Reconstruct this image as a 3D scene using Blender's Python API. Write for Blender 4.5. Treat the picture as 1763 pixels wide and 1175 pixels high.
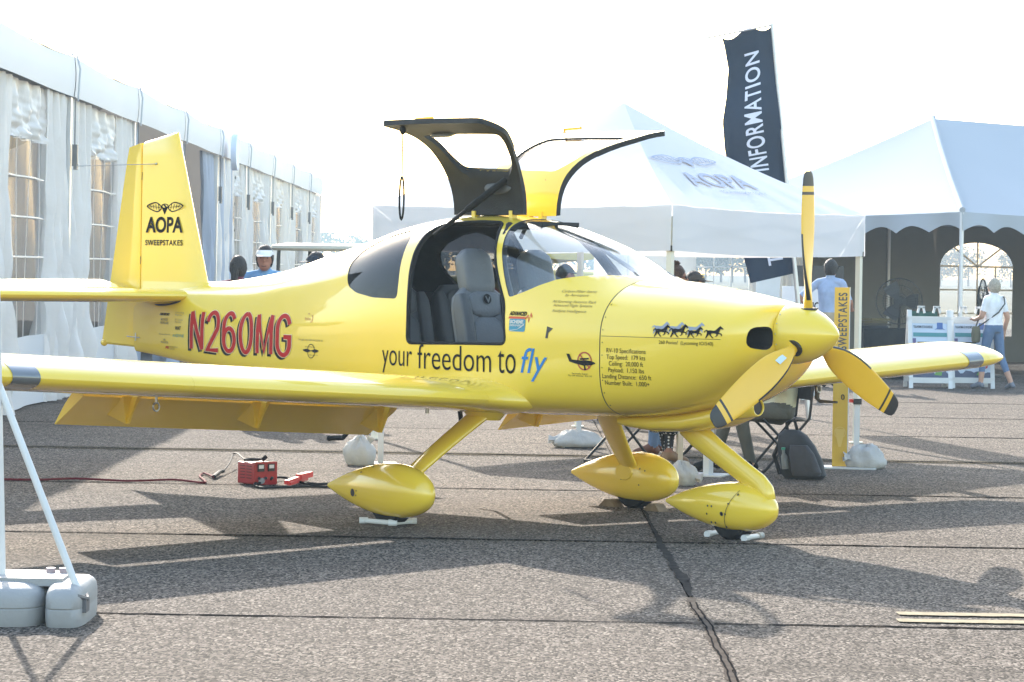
import bpy, bmesh, math, random
import numpy as np
from mathutils import Vector, Matrix
random.seed(7)
for o in list(bpy.data.objects): bpy.data.objects.remove(o)
SC = bpy.context.scene
COL = SC.collection
# ------------------------------------------------------------------ camera
FPX, HOR, CAMH, ROLL = 4731.2, 466.77, 1.6168, 0.0170      # focal length in photo pixels, horizon row, eye height
cam_data = bpy.data.cameras.new('camera'); cam = bpy.data.objects.new('camera', cam_data); COL.objects.link(cam)
cam_data.sensor_width = 36.0; cam_data.lens = 36.0 * FPX / 1763.0
cam_data.shift_y = -(587.5 - HOR) / 1763.0
cam_data.clip_start = 0.1; cam_data.clip_end = 6000
cam.matrix_world = Matrix.Translation((0, 0, CAMH)) @ Matrix.Rotation(math.pi / 2, 4, 'X') @ Matrix.Rotation(ROLL, 4, 'Z')
SC.camera = cam
# ------------------------------------------------------------------ sky, sun, exposure
SUN = Vector((-0.527, 1.957, 1.0)).normalized()              # towards the sun: behind the scene, to the left
ELEV = math.asin(SUN.z); AZ = math.atan2(SUN.x, SUN.y)
w = bpy.data.worlds.new('World'); SC.world = w; w.use_nodes = True
nt = w.node_tree; bg = nt.nodes['Background']
sky = nt.nodes.new('ShaderNodeTexSky'); sky.sky_type = 'NISHITA'; sky.sun_disc = False
sky.sun_elevation = ELEV; sky.sun_rotation = AZ; sky.air_density = 1.4; sky.dust_density = 1.6; sky.ozone_density = 1.0
nt.links.new(sky.outputs[0], bg.inputs[0]); bg.inputs[1].default_value = 0.15
sl = bpy.data.lights.new('sun', 'SUN'); sl.energy = 2.8; sl.angle = math.radians(0.6); sl.color = (1.0, 0.93, 0.83)
so = bpy.data.objects.new('sun', sl); COL.objects.link(so)
so.rotation_euler = SUN.to_track_quat('Z', 'Y').to_euler(); so.location = (0, 0, 30)
SC.view_settings.view_transform = 'Standard'; SC.view_settings.look = 'None'
SC.view_settings.exposure = 1.98; SC.view_settings.gamma = 1.0
try: SC.view_settings.use_curve_mapping = False
except Exception: pass
SC.cycles.max_bounces = 10; SC.cycles.transparent_max_bounces = 24; SC.cycles.transmission_bounces = 8

# ------------------------------------------------------------------ photo pixel -> direction -> place
def ray(px, py):
    a, b = px - 881.5, py - HOR
    c, s = math.cos(ROLL), math.sin(ROLL)
    return Vector(((a * c + b * s) / FPX, 1.0, -(-a * s + b * c) / FPX))
def ground_at(px, py, z=0.0):
    d = ray(px, py); return Vector((0, 0, CAMH)) + d * ((z - CAMH) / d.z)
def at(px, py, D): return Vector((0, 0, CAMH)) + ray(px, py) * D

# ------------------------------------------------------------------ materials
MATS = {}
def mat(name, col, rough=0.6, metal=0.0, var=0.0, vscale=6.0, bump=0.0, bscale=80.0, coat=0.0, spec=0.5, transl=0.0, wave=None, col2=None, detail=4):
    if name in MATS: return MATS[name]
    m = bpy.data.materials.new(name); m.use_nodes = True; n = m.node_tree; N = n.nodes; L = n.links
    p = N['Principled BSDF']; out = N['Material Output']
    p.inputs['Base Color'].default_value = (*col, 1); p.inputs['Roughness'].default_value = rough
    p.inputs['Metallic'].default_value = metal; p.inputs['Coat Weight'].default_value = coat
    p.inputs['Coat Roughness'].default_value = 0.03; p.inputs['Specular IOR Level'].default_value = spec
    tc = N.new('ShaderNodeTexCoord')
    if var > 0 or col2:
        nz = N.new('ShaderNodeTexNoise'); nz.inputs['Scale'].default_value = vscale; nz.inputs['Detail'].default_value = detail
        L.new(tc.outputs['Object'], nz.inputs['Vector'])
        mx = N.new('ShaderNodeMix'); mx.data_type = 'RGBA'
        a = tuple(max(0, c * (1 - var)) for c in col); b = col2 if col2 else tuple(min(1, c * (1 + var)) for c in col)
        mx.inputs['A'].default_value = (*a, 1); mx.inputs['B'].default_value = (*b, 1)
        rp = N.new('ShaderNodeMapRange'); rp.inputs[1].default_value = 0.3; rp.inputs[2].default_value = 0.7
        L.new(nz.outputs['Fac'], rp.inputs[0]); L.new(rp.outputs[0], mx.inputs['Factor']); L.new(mx.outputs['Result'], p.inputs['Base Color'])
    if bump > 0:
        nb = N.new('ShaderNodeTexNoise'); nb.inputs['Scale'].default_value = bscale; nb.inputs['Detail'].default_value = 3
        L.new(tc.outputs['Object'], nb.inputs['Vector'])
        bp = N.new('ShaderNodeBump'); bp.inputs['Strength'].default_value = bump; bp.inputs['Distance'].default_value = 0.02
        L.new(nb.outputs['Fac'], bp.inputs['Height']); L.new(bp.outputs['Normal'], p.inputs['Normal'])
    if transl > 0:
        t = N.new('ShaderNodeBsdfTranslucent'); t.inputs['Color'].default_value = (*col, 1)
        ms = N.new('ShaderNodeMixShader'); ms.inputs[0].default_value = transl
        L.new(p.outputs[0], ms.inputs[1]); L.new(t.outputs[0], ms.inputs[2]); L.new(ms.outputs[0], out.inputs[0])
    MATS[name] = m; return m
def glassmat(name, tint, refl=1.0, rough=0.02, haze=0.0):
    if name in MATS: return MATS[name]
    m = bpy.data.materials.new(name); m.use_nodes = True; n = m.node_tree; N = n.nodes; L = n.links
    N.remove(N['Principled BSDF']); out = N['Material Output']
    tr = N.new('ShaderNodeBsdfTransparent'); tr.inputs[0].default_value = (*tint, 1)
    gl = N.new('ShaderNodeBsdfGlossy'); gl.inputs['Roughness'].default_value = rough
    fr = N.new('ShaderNodeFresnel'); fr.inputs[0].default_value = 1.49
    gb = N.new('ShaderNodeNewGeometry'); ma = N.new('ShaderNodeMath'); ma.operation = 'MULTIPLY_ADD'; ma.inputs[1].default_value = 1 / 1.49 - 1.49; ma.inputs[2].default_value = 1.49
    L.new(gb.outputs['Backfacing'], ma.inputs[0]); L.new(ma.outputs[0], fr.inputs[0])
    mu = N.new('ShaderNodeMath'); mu.operation = 'MULTIPLY'; mu.inputs[1].default_value = refl; mu.use_clamp = True
    L.new(fr.outputs[0], mu.inputs[0])
    ms = N.new('ShaderNodeMixShader'); L.new(mu.outputs[0], ms.inputs[0]); L.new(tr.outputs[0], ms.inputs[1]); L.new(gl.outputs[0], ms.inputs[2])
    last = ms
    if haze > 0:
        df = N.new('ShaderNodeBsdfDiffuse'); df.inputs[0].default_value = (.8, .8, .8, 1)
        tl = N.new('ShaderNodeBsdfTranslucent'); tl.inputs[0].default_value = (.8, .8, .8, 1)
        m1 = N.new('ShaderNodeMixShader'); m1.inputs[0].default_value = .6; L.new(df.outputs[0], m1.inputs[1]); L.new(tl.outputs[0], m1.inputs[2])
        m2 = N.new('ShaderNodeMixShader'); m2.inputs[0].default_value = haze; L.new(ms.outputs[0], m2.inputs[1]); L.new(m1.outputs[0], m2.inputs[2]); last = m2
    L.new(last.outputs[0], out.inputs[0]); MATS[name] = m; return m

# ------------------------------------------------------------------ mesh builder
class MB:
    def __init__(s): s.v = []; s.f = []; s.m = []
    def add(s, vs, fs, mi=0):
        o = len(s.v); s.v += [tuple(v) for v in vs]
        for f in fs: s.f.append(tuple(i + o for i in f)); s.m.append(mi)
        return s
    def box(s, c, d, mi=0, rot=None):
        x, y, z = d[0] / 2, d[1] / 2, d[2] / 2
        vs = [Vector((a * x, b * y, e * z)) for a in (-1, 1) for b in (-1, 1) for e in (-1, 1)]
        if rot is not None: vs = [rot @ v for v in vs]
        return s.add([v + Vector(c) for v in vs], [(0, 1, 3, 2), (4, 6, 7, 5), (0, 4, 5, 1), (2, 3, 7, 6), (0, 2, 6, 4), (1, 5, 7, 3)], mi)
    def bar(s, a, b, wd, hg, mi=0, up=(0, 0, 1)):
        a, b = Vector(a), Vector(b); d = (b - a); l = d.length; d.normalize(); u = Vector(up)
        if abs(d.dot(u)) > .98: u = Vector((1, 0, 0))
        r = d.cross(u).normalized(); u = r.cross(d)
        vs = [p + r * (sx * wd / 2) + u * (sz * hg / 2) for p in (a, b) for sx, sz in ((-1, -1), (1, -1), (1, 1), (-1, 1))]
        return s.add(vs, [(0, 1, 2, 3), (7, 6, 5, 4), (0, 4, 5, 1), (1, 5, 6, 2), (2, 6, 7, 3), (3, 7, 4, 0)], mi)
    def tube(s, pts, r, n=10, mi=0, cap=True, closed=False):
        pts = [Vector(p) for p in pts]; k = len(pts); rs = r if isinstance(r, (list, tuple)) else [r] * k
        rings = []; pu = None
        for i in range(k):
            if closed: d = pts[(i + 1) % k] - pts[i - 1]
            else: d = pts[min(i + 1, k - 1)] - pts[max(i - 1, 0)]
            d.normalize()
            if pu is None: pu = d.orthogonal().normalized()
            u = (pu - d * pu.dot(d)); u = u.normalized() if u.length > 1e-6 else d.orthogonal().normalized(); pu = u; v = d.cross(u)
            rings.append([pts[i] + (u * math.cos(2 * math.pi * j / n) + v * math.sin(2 * math.pi * j / n)) * rs[i] for j in range(n)])
        return s.loft(rings, mi, cap and not closed, ringclosed=True, loop=closed)
    def loft(s, rings, mi=0, cap=True, ringclosed=True, loop=False):
        n = len(rings[0]); o = len(s.v)
        for r in rings: s.v += [tuple(p) for p in r]
        k = len(rings)
        for i in range(k if loop else k - 1):
            i2 = (i + 1) % k
            for j in range(n if ringclosed else n - 1):
                j2 = (j + 1) % n
                s.f.append((o + i * n + j, o + i * n + j2, o + i2 * n + j2, o + i2 * n + j)); s.m.append(mi)
        if cap and ringclosed:
            s.f.append(tuple(o + j for j in reversed(range(n)))); s.m.append(mi)
            s.f.append(tuple(o + (k - 1) * n + j for j in range(n))); s.m.append(mi)
        return s
    def ell(s, c, r, nu=16, nv=10, mi=0, rot=None, zcut=None):
        c = Vector(c); rings = []
        for i in range(nv + 1):
            a = -math.pi / 2 + math.pi * i / nv; a = max(min(a, math.pi / 2 - .03), -math.pi / 2 + .03)
            ring = []
            for j in range(nu):
                b = 2 * math.pi * j / nu
                p = Vector((math.cos(a) * math.cos(b) * r[0], math.cos(a) * math.sin(b) * r[1], math.sin(a) * r[2]))
                if zcut is not None and p.z < zcut: p.z = zcut
                ring.append(c + (rot @ p if rot is not None else p))
            rings.append(ring)
        return s.loft(rings, mi)
    def prism(s, outline, fn, t0, t1, mi=0):
        n = len(outline)
        vs = [fn(p, t0) for p in outline] + [fn(p, t1) for p in outline]
        fs = [tuple(range(n)), tuple(reversed(range(n, 2 * n)))] + [(i, i + n, (i + 1) % n + n, (i + 1) % n) for i in range(n)]
        return s.add(vs, fs, mi)
    def mesh(s, name, mats, fix=True):
        me = bpy.data.meshes.new(name); me.from_pydata(s.v, [], s.f); me.update()
        for mm in (mats if isinstance(mats, (list, tuple)) else [mats]): me.materials.append(mm)
        for p, mi in zip(me.polygons, s.m): p.material_index = mi
        if fix:
            bm = bmesh.new(); bm.from_mesh(me); bmesh.ops.recalc_face_normals(bm, faces=bm.faces); bm.to_mesh(me); bm.free()
        return me
    def build(s, name, mats, parent=None, smooth=True, ang=35, loc=None, rotz=0, fix=True):
        me = s.mesh(name, mats, fix)
        return place(name, me, parent, smooth, ang, loc, rotz)
def shade(me, smooth=True, ang=35):
    me.polygons.foreach_set('use_smooth', [smooth] * len(me.polygons))
    if smooth: me.set_sharp_from_angle(angle=math.radians(ang))
    me.update()
def place(name, me, parent=None, smooth=True, ang=35, loc=None, rotz=0):
    shade(me, smooth, ang)
    o = bpy.data.objects.new(name, me); COL.objects.link(o)
    if parent: o.parent = parent
    if loc is not None: o.location = loc
    o.rotation_euler = (0, 0, rotz); return o
def tag(o, label, cat, group=None):
    o['label'] = label; o['category'] = cat
    if group: o['group'] = group
    return o
def struct(o): o['kind'] = 'structure'; return o
def thing(name, label, cat, loc=(0, 0, 0), rotz=0, group=None):
    o = bpy.data.objects.new(name, None); COL.objects.link(o); o.empty_display_size = .2
    o.location = loc; o.rotation_euler = (0, 0, rotz); return tag(o, label, cat, group)
def copy_tree(o, parent=None):
    c = o.copy(); COL.objects.link(c); c.parent = parent
    for ch in o.children: copy_tree(ch, c)
    return c
def boolean(a, b, op, keep=False):
    m = a.modifiers.new('b', 'BOOLEAN'); m.object = b; m.operation = op; m.solver = 'EXACT'
    try: m.material_mode = 'TRANSFER'
    except Exception: pass
    dg = bpy.context.evaluated_depsgraph_get(); dg.update()
    me = bpy.data.meshes.new_from_object(a.evaluated_get(dg))
    a.modifiers.clear(); old = a.data; a.data = me
    if not keep:
        bpy.data.objects.remove(b)
    return a
def text_mesh(body, bold=0.0, shear=0.0, spacing=1.0, align='LEFT', line=1.0):
    cu = bpy.data.curves.new('t', 'FONT'); cu.body = body; cu.size = 1.0; cu.offset = bold; cu.shear = shear
    cu.space_character = spacing; cu.align_x = align; cu.space_line = line; cu.resolution_u = 6; cu.fill_mode = 'FRONT'
    ob = bpy.data.objects.new('t', cu); COL.objects.link(ob)
    dg = bpy.context.evaluated_depsgraph_get(); dg.update()
    me = bpy.data.meshes.new_from_object(ob.evaluated_get(dg)); bpy.data.objects.remove(ob); return me
def flat_print(name, polys_or_mesh, box, fn, material, parent=None, step=None, off=0.0):
    """lay flat print (a text mesh or polygons in u,v) into box=(u0,u1,v0,v1) and wrap it with fn(u,v,off)->point"""
    if isinstance(polys_or_mesh, bpy.types.Mesh): bm = bmesh.new(); bm.from_mesh(polys_or_mesh)
    else:
        bm = bmesh.new()
        for poly in polys_or_mesh:
            bm.faces.new([bm.verts.new((p[0], p[1], 0)) for p in poly])
        bmesh.ops.triangulate(bm, faces=bm.faces)
    xs = [v.co.x for v in bm.verts]; ys = [v.co.y for v in bm.verts]
    if box is not None:
        a, b, c, d = min(xs), max(xs), min(ys), max(ys)
        for v in bm.verts:
            v.co.x = box[0] + (v.co.x - a) / (b - a) * (box[1] - box[0]); v.co.y = box[2] + (v.co.y - c) / (d - c) * (box[3] - box[2])
        xs = [v.co.x for v in bm.verts]; ys = [v.co.y for v in bm.verts]
    if step:
        for lo, hi, nrm in ((min(xs), max(xs), (1, 0, 0)), (min(ys), max(ys), (0, 1, 0))):
            k = lo + step
            while k < hi:
                bmesh.ops.bisect_plane(bm, geom=bm.verts[:] + bm.edges[:] + bm.faces[:], plane_co=(k * nrm[0], k * nrm[1], 0), plane_no=nrm)
                k += step
    for v in bm.verts: v.co = fn(v.co.x, v.co.y, off)
    me = bpy.data.meshes.new(name); bm.to_mesh(me); bm.free(); me.materials.clear(); me.materials.append(material)
    for p in me.polygons: p.material_index = 0
    return place(name, me, parent, False)

YEL = mat('paint_yellow', (.85, .59, .05), .25, var=.03, vscale=1.5, coat=.8)
YEL2 = mat('paint_golden', (.80, .45, .018), .35, coat=.4, var=.02)
BLK = mat('black_rubber', (.012, .012, .013), .7, var=.25, vscale=30, spec=.2)
BLKP = mat('black_paint', (.02, .02, .022), .4)
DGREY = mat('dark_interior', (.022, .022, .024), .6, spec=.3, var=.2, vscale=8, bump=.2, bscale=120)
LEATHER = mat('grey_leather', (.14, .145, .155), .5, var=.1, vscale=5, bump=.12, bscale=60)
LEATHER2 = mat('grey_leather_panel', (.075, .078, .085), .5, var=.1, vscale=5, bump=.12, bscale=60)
STEEL = mat('steel', (.45, .45, .46), .35, 1.0, var=.1, vscale=20)
WHITEP = mat('white_plastic', (.60, .60, .59), .45, var=.05, vscale=4)
WHITEF0 = mat('white_fabric', (.80, .80, .80), .85, var=.04, vscale=2, transl=.38)
REDP = mat('red_lettering', (.44, .015, .012), .6, spec=.2)
CREAM = mat('cream_lettering', (.75, .68, .40), .4)
INK = mat('ink', (.012, .010, .009), .6, spec=.15)
BLUEINK = mat('blue_ink', (.03, .20, .52), .6, spec=.2)
WOOD = mat('wood', (.17, .115, .065), .7, var=.3, vscale=14)

# ================================================================== SETTING
def ground_mat(name, base, dark, lite, sc=55.0):
    m = bpy.data.materials.new(name); m.use_nodes = True; n = m.node_tree; N = n.nodes; L = n.links; p = N['Principled BSDF']
    geo = N.new('ShaderNodeNewGeometry')
    def noise(scale, detail=3, rough=.6):
        z = N.new('ShaderNodeTexNoise'); z.inputs['Scale'].default_value = scale; z.inputs['Detail'].default_value = detail; z.inputs['Roughness'].default_value = rough
        L.new(geo.outputs['Position'], z.inputs['Vector']); return z
    def mixc(f, a, b):
        x = N.new('ShaderNodeMix'); x.data_type = 'RGBA'
        L.new(f, x.inputs['Factor'])
        for k, val in (('A', a), ('B', b)):
            if isinstance(val, tuple): x.inputs[k].default_value = (*val, 1)
            else: L.new(val, x.inputs[k])
        return x.outputs['Result']
    def rng(v, a, b, c=0., d=1.):
        r = N.new('ShaderNodeMapRange'); r.inputs[1].default_value = a; r.inputs[2].default_value = b; r.inputs[3].default_value = c; r.inputs[4].default_value = d; L.new(v, r.inputs[0]); return r.outputs[0]
    vor = N.new('ShaderNodeTexVoronoi'); vor.inputs['Scale'].default_value = sc
    mg = N.new('ShaderNodeMapping'); mg.inputs['Scale'].default_value = (1, .5, 1); L.new(geo.outputs['Position'], mg.inputs[0]); L.new(mg.outputs[0], vor.inputs['Vector'])
    sep = N.new('ShaderNodeSeparateColor'); L.new(vor.outputs['Color'], sep.inputs[0])
    c1 = mixc(rng(sep.outputs[0], .15, .85), dark, lite)
    c2 = mixc(rng(noise(.55, 5).outputs['Fac'], .35, .75, 0, .55), c1, base)
    tint = mixc(rng(sep.outputs[1], .86, .92, 0, .9), c2, (.27, .225, .185))
    st = noise(1.7, 6, .7); c3 = mixc(rng(st.outputs['Fac'], .55, .8, 0, .6), tint, tuple(x * .5 for x in base))
    # stains stretched along the lanes
    mp = N.new('ShaderNodeMapping'); mp.inputs['Scale'].default_value = (.25, 1.6, 1); L.new(geo.outputs['Position'], mp.inputs[0])
    sn = N.new('ShaderNodeTexNoise'); sn.inputs['Scale'].default_value = 1.2; sn.inputs['Detail'].default_value = 5; L.new(mp.outputs[0], sn.inputs['Vector'])
    c4 = mixc(rng(sn.outputs['Fac'], .52, .78, 0, .55), c3, tuple(x * .62 for x in base))
    L.new(c4, p.inputs['Base Color']); p.inputs['Roughness'].default_value = .95; p.inputs['Specular IOR Level'].default_value = .06
    b1 = N.new('ShaderNodeBump'); b1.inputs['Strength'].default_value = .6; b1.inputs['Distance'].default_value = .004
    hs = N.new('ShaderNodeMath'); hs.operation = 'SUBTRACT'; hs.inputs[0].default_value = 1.0; L.new(vor.outputs['Distance'], hs.inputs[1])
    L.new(hs.outputs[0], b1.inputs['Height'])
    b2 = N.new('ShaderNodeBump'); b2.inputs['Strength'].default_value = .3; b2.inputs['Distance'].default_value = .01
    L.new(noise(22, 4).outputs['Fac'], b2.inputs['Height']); L.new(b1.outputs[0], b2.inputs['Normal']); L.new(b2.outputs[0], p.inputs['Normal'])
    return m
CONC = ground_mat('concrete', (.084, .069, .057), (.016, .0132, .0110), (.182, .150, .124), 95.0)
FIELD = mat('field', (.10, .11, .05), .95, var=.3, vscale=.02, col2=(.15, .14, .08))
SEAL = mat('joint_sealant', (.020, .018, .017), .9, var=.3, vscale=9, spec=0)
LINEP = mat('line_paint', (.105, .088, .058), .9, spec=0, var=.25, vscale=14)
fm = MB(); fm.add([(-4000, -200, -.06), (4000, -200, -.06), (4000, 5000, -.06), (-4000, 5000, -.06)], [(0, 1, 2, 3)])
struct(fm.build('ground', FIELD, smooth=False))
R0, RP, C0, CP = 12.70, 3.81, .92, 7.62
ap = MB(); ap.add([(-30, 1.0, -.012), (24, 1.0, -.012), (24, 89, -.012), (-30, 89, -.012)], [(0, 1, 2, 3)])
apron = struct(ap.build('apron', SEAL, smooth=False))
sb = MB(); hx, hy, g, ch = CP / 2, RP / 2, .008, .012
rg = [[(a * (hx - .003 - k), b * (hy - g - k), z) for a, b in ((-1, -1), (1, -1), (1, 1), (-1, 1))] for k, z in ((0, -.03), (0, -ch), (ch * .8, 0))]
sb.loft(rg); slab_me = sb.mesh('concrete_slab', CONC)
for p in slab_me.polygons: p.use_smooth = False
for j in range(-3, 20):
    for i in range(-4, 3):
        o = bpy.data.objects.new('concrete_slab', slab_me); COL.objects.link(o); o.parent = apron
        o.location = (C0 + (i + .5) * CP, R0 + (j + .5) * RP, random.uniform(-.0015, .0015))
# ragged sealant spilled along joints (one cross joint smeared with tar), worn lane paint
def ribbon(name, pts, wfn, material, z, parent, jit=.3):
    m = MB(); vs = []
    for k, (x, y, dx, dy) in enumerate(pts):
        ww = wfn(k / (len(pts) - 1)); l = math.hypot(dx, dy); nx, ny = -dy / l, dx / l
        a = ww * (1 + random.uniform(-jit, jit)); b = ww * (1 + random.uniform(-jit, jit)); vs += [(x + nx * a, y + ny * a, z), (x - nx * b, y - ny * b, z)]
    m.add(vs, [(2 * k, 2 * k + 1, 2 * k + 3, 2 * k + 2) for k in range(len(pts) - 1)]); o = m.build(name, material, parent, smooth=False); return o
def wob(t, ph): return .5 * math.sin(t * 9 + ph) + .3 * math.sin(t * 23 + ph * 2) + .2 * math.sin(t * 61 + ph * 3) + .12 * math.sin(t * 143 + ph)
TAR = mat('tar_patch', (.030, .027, .025), .9, vscale=14, spec=0, col2=(.070, .060, .052)); SAND = mat('filled_crack', (.125, .104, .086), .9, vscale=10, spec=0, col2=(.075, .062, .052))
def seam2(name, y0, y1, wl, wr, n, z=.0045, mt=None, dx=0):
    m = MB(); vs = []
    for k in range(n + 1):
        t = k / n; y = y0 + (y1 - y0) * t; c = C0 + dx + .012 * wob(t, 1.0); vs += [(c - max(.004, wl(t) * (1 + .6 * wob(t * 3, 2))), y, z), (c + max(.004, wr(t) * (1 + .6 * wob(t * 3, 5))), y, z)]
    m.add(vs, [(2 * k, 2 * k + 1, 2 * k + 3, 2 * k + 2) for k in range(n)]); return m.build(name, mt or TAR, apron, smooth=False)
bell = lambda t, c, s_: math.exp(-((t - c) / s_) ** 2)
seam2('tar_smear', 13.75, 19.6, lambda t: .011 + .010 * bell(t, .3, .25), lambda t: .008 + .030 * bell(t, .16, .10) + .020 * bell(t, .42, .12), 260)
seam2('filled_crack', 9.0, 13.70, lambda t: .022, lambda t: .020, 240, .0045, SAND); seam2('crack_edge', 9.0, 13.5, lambda t: .002 + .004 * bell(t, .8, .2), lambda t: .0025 + .004 * bell(t, .4, .15), 240, .0055, SEAL, .014); seam2('crack_edge', 9.0, 13.5, lambda t: .0015, lambda t: .002 + .003 * bell(t, .6, .2), 240, .0055, SEAL, -.016)
for j in range(-1, 12):
    y = R0 + j * RP
    o = ribbon('joint_smear', [(-9 + k * .06, y + random.uniform(-.004, .004), 1, 0) for k in range(330)], lambda t: .013 + .008 * (math.sin(t * 37 + j * 5) > .3) + .008 * (math.sin(t * 11 + j * 3) > .6), SEAL, .004, apron, .5)
yl = R0 + 3 * RP
for dy in (.09, -.13):
    ribbon('lane_paint', [(-9 + k * .3, yl + dy + random.uniform(-.01, .01), 1, 0) for k in range(70)], lambda t: .03, LINEP, .0052, apron, .35)
for yy in (1058, 1070):
    a = ground_at(1545, yy); ribbon('lane_paint', [(a.x + k * .05, a.y, 1, 0) for k in range(30)], lambda t: .06, mat('cream_line', (.36, .30, .21), .9, spec=0, var=.15, vscale=18), .0062, apron, .15)

# ================================================================== AIRCRAFT
AX, AY, TH = 1.9357, 16.2273, math.radians(43.6782)
HEAD = math.atan2(-math.cos(TH), math.sin(TH))
XO = 2.35
plane = thing('light_aircraft', 'yellow low-wing propeller aircraft with gull-wing doors open and three wheel pants', 'airplane',
              (AX - XO * math.sin(TH), AY + XO * math.cos(TH), 0), HEAD)
def apart(o, parent=None):
    if parent is None: o.parent = plane; o.location = (XO, 0, 0)
    else: o.parent = parent; o.location = (0, 0, 0)
    return o

# x, zb, zt, w, zw, nu, nd
FS=[(-1.42,.72,1.585,.565,1.20,2.3,4.2),
(-1.60,.715,1.655,.585,1.19,2.2,4.5),
(-1.85,.71,1.785,.602,1.18,2.15,4.8),
(-2.15,.70,1.88,.612,1.17,2.3,5),
(-2.45,.70,1.95,.618,1.16,2.5,5),
(-2.82,.70,1.985,.62,1.16,2.6,5),
(-3.25,.70,1.97,.615,1.16,2.55,5),
(-3.65,.71,1.918,.592,1.15,2.4,5),
(-4.10,.73,1.815,.54,1.14,2.2,5),
(-4.60,.762,1.705,.465,1.13,2.1,5),
(-5.15,.80,1.585,.37,1.12,2.1,5),
(-6.0,.864,1.485,.225,1.14,2.2,5),
(-6.6,.915,1.445,.125,1.16,2.3,4),
(-6.98,.945,1.41,.05,1.18,2.3,3)]
def interp(T,x):
    # piecewise catmull-rom, T sorted by decreasing x
    n=len(T)
    if x>=T[0][0]: return list(T[0][1:])
    if x<=T[-1][0]: return list(T[-1][1:])
    for i in range(n-1):
        if T[i][0]>=x>=T[i+1][0]: break
    x0,x1=T[i][0],T[i+1][0];s=(x-x0)/(x1-x0);h=x1-x0
    out=[]
    for k in range(1,len(T[0])):
        p0,p1=T[i][k],T[i+1][k]
        m0=(T[i+1][k]-T[i-1][k])/(T[i+1][0]-T[i-1][0]) if i>0 else (p1-p0)/h
        m1=(T[i+2][k]-T[i][k])/(T[i+2][0]-T[i][0]) if i+2<n else (p1-p0)/h
        s2,s3=s*s,s*s*s
        out.append((2*s3-3*s2+1)*p0+(s3-2*s2+s)*h*m0+(-2*s3+3*s2)*p1+(s3-s2)*h*m1)
    return out
def hw(T,x,z):
    zb,zt,w,zw,nu,nd=interp(T,x)
    if z>=zw:
        t=(z-zw)/(zt-zw);n=nu
    else: t=(zw-z)/(zw-zb);n=nd
    if t>=1: return -1
    return w*(1-t**n)**(1/n)
CS=[(-.36,1.13,1.435,.20,1.27,2,2),
(-.40,1.06,1.45,.31,1.265,2.1,2.1),
(-.46,.99,1.463,.372,1.26,2.2,2.3),
(-.55,.925,1.478,.413,1.25,2.3,2.6),
(-.70,.85,1.503,.455,1.24,2.35,3),
(-.90,.79,1.533,.495,1.23,2.35,3.5),
(-1.15,.745,1.562,.535,1.215,2.3,4),
(-1.42,.72,1.585,.565,1.20,2.3,4.2)]
def sring(T, x, ins=0.0, n=72):
    zb, zt, w_, zw, nu, nd = interp(T, x); zb += ins; zt -= ins; w_ -= ins
    out = []
    for k in range(n):
        a = 2 * math.pi * k / n; c, s = math.cos(a), math.sin(a)
        e = nu if s >= 0 else nd
        y = w_ * math.copysign(abs(c) ** (2 / e), c); z = zw + ((zt - zw) if s >= 0 else (zw - zb)) * math.copysign(abs(s) ** (2 / e), s)
        out.append((x, y, z))
    return out
def frange(a, b, n): return [a + (b - a) * k / (n - 1) for k in range(n)]
def loft_solid(T, xs, ins, material, n=72):
    m = MB(); m.loft([sring(T, x, ins, n) for x in xs]); me = m.mesh('s', material); o = bpy.data.objects.new('s', me); COL.objects.link(o); return o
def xz_prism(outline, y0, y1, material):
    m = MB(); m.prism(outline, lambda p, t: (p[0], t, p[1]), y0, y1); me = m.mesh('s', material); o = bpy.data.objects.new('s', me); COL.objects.link(o); return o
def smooth_outline(pts, sub=4):
    n = len(pts); out = []
    for i in range(n):
        p0, p1, p2, p3 = pts[i - 1], pts[i], pts[(i + 1) % n], pts[(i + 2) % n]
        for k in range(sub):
            t = k / sub
            out.append(tuple(.5 * (2 * p1[c] + (p2[c] - p0[c]) * t + (2 * p0[c] - 5 * p1[c] + 4 * p2[c] - p3[c]) * t * t + (3 * p1[c] - p0[c] - 3 * p2[c] + p3[c]) * t ** 3) for c in (0, 1)))
    return out
def rounded(pts, r=.03, k=4):
    n = len(pts); out = []
    for i in range(n):
        a, b, c = Vector(pts[i - 1]), Vector(pts[i]), Vector(pts[(i + 1) % n])
        u = (a - b); v = (c - b); rr = min(r, u.length * .45, v.length * .45); u.normalize(); v.normalize()
        p, q = b + u * rr, b + v * rr
        for j in range(k + 1):
            t = j / k; out.append(tuple((1 - t) ** 2 * p + 2 * t * (1 - t) * b + t * t * q))
    return out
DOOR = rounded([(-3.145, 1.13), (-3.155, 1.421), (-3.188, 1.616), (-3.213, 1.753), (-3.212, 1.857), (-3.15, 1.912), (-3.0, 1.931), (-2.78, 1.937), (-2.60, 1.931), (-2.524, 1.845), (-2.457, 1.741), (-2.404, 1.659), (-2.323, 1.537), (-2.244, 1.414), (-2.212, 1.152)], .045)
WSH = rounded([(-2.213, 1.448), (-2.281, 1.553), (-2.348, 1.659), (-2.404, 1.742), (-2.458, 1.834), (-2.505, 1.911), (-2.52, 1.945), (-2.53, 2.1), (-1.2, 2.1), (-1.2, 1.575), (-1.45, 1.592), (-1.606, 1.60), (-1.742, 1.592), (-1.88, 1.568), (-1.989, 1.531), (-2.089, 1.489)], .02, 3)
QWIN = rounded([(-3.272, 1.419), (-3.283, 1.538), (-3.311, 1.649), (-3.335, 1.755), (-3.36, 1.845), (-3.45, 1.885), (-3.62, 1.855), (-3.79, 1.80), (-3.91, 1.735), (-3.96, 1.65), (-3.925, 1.565), (-3.865, 1.495), (-3.746, 1.452), (-3.537, 1.423)], .04)
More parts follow.
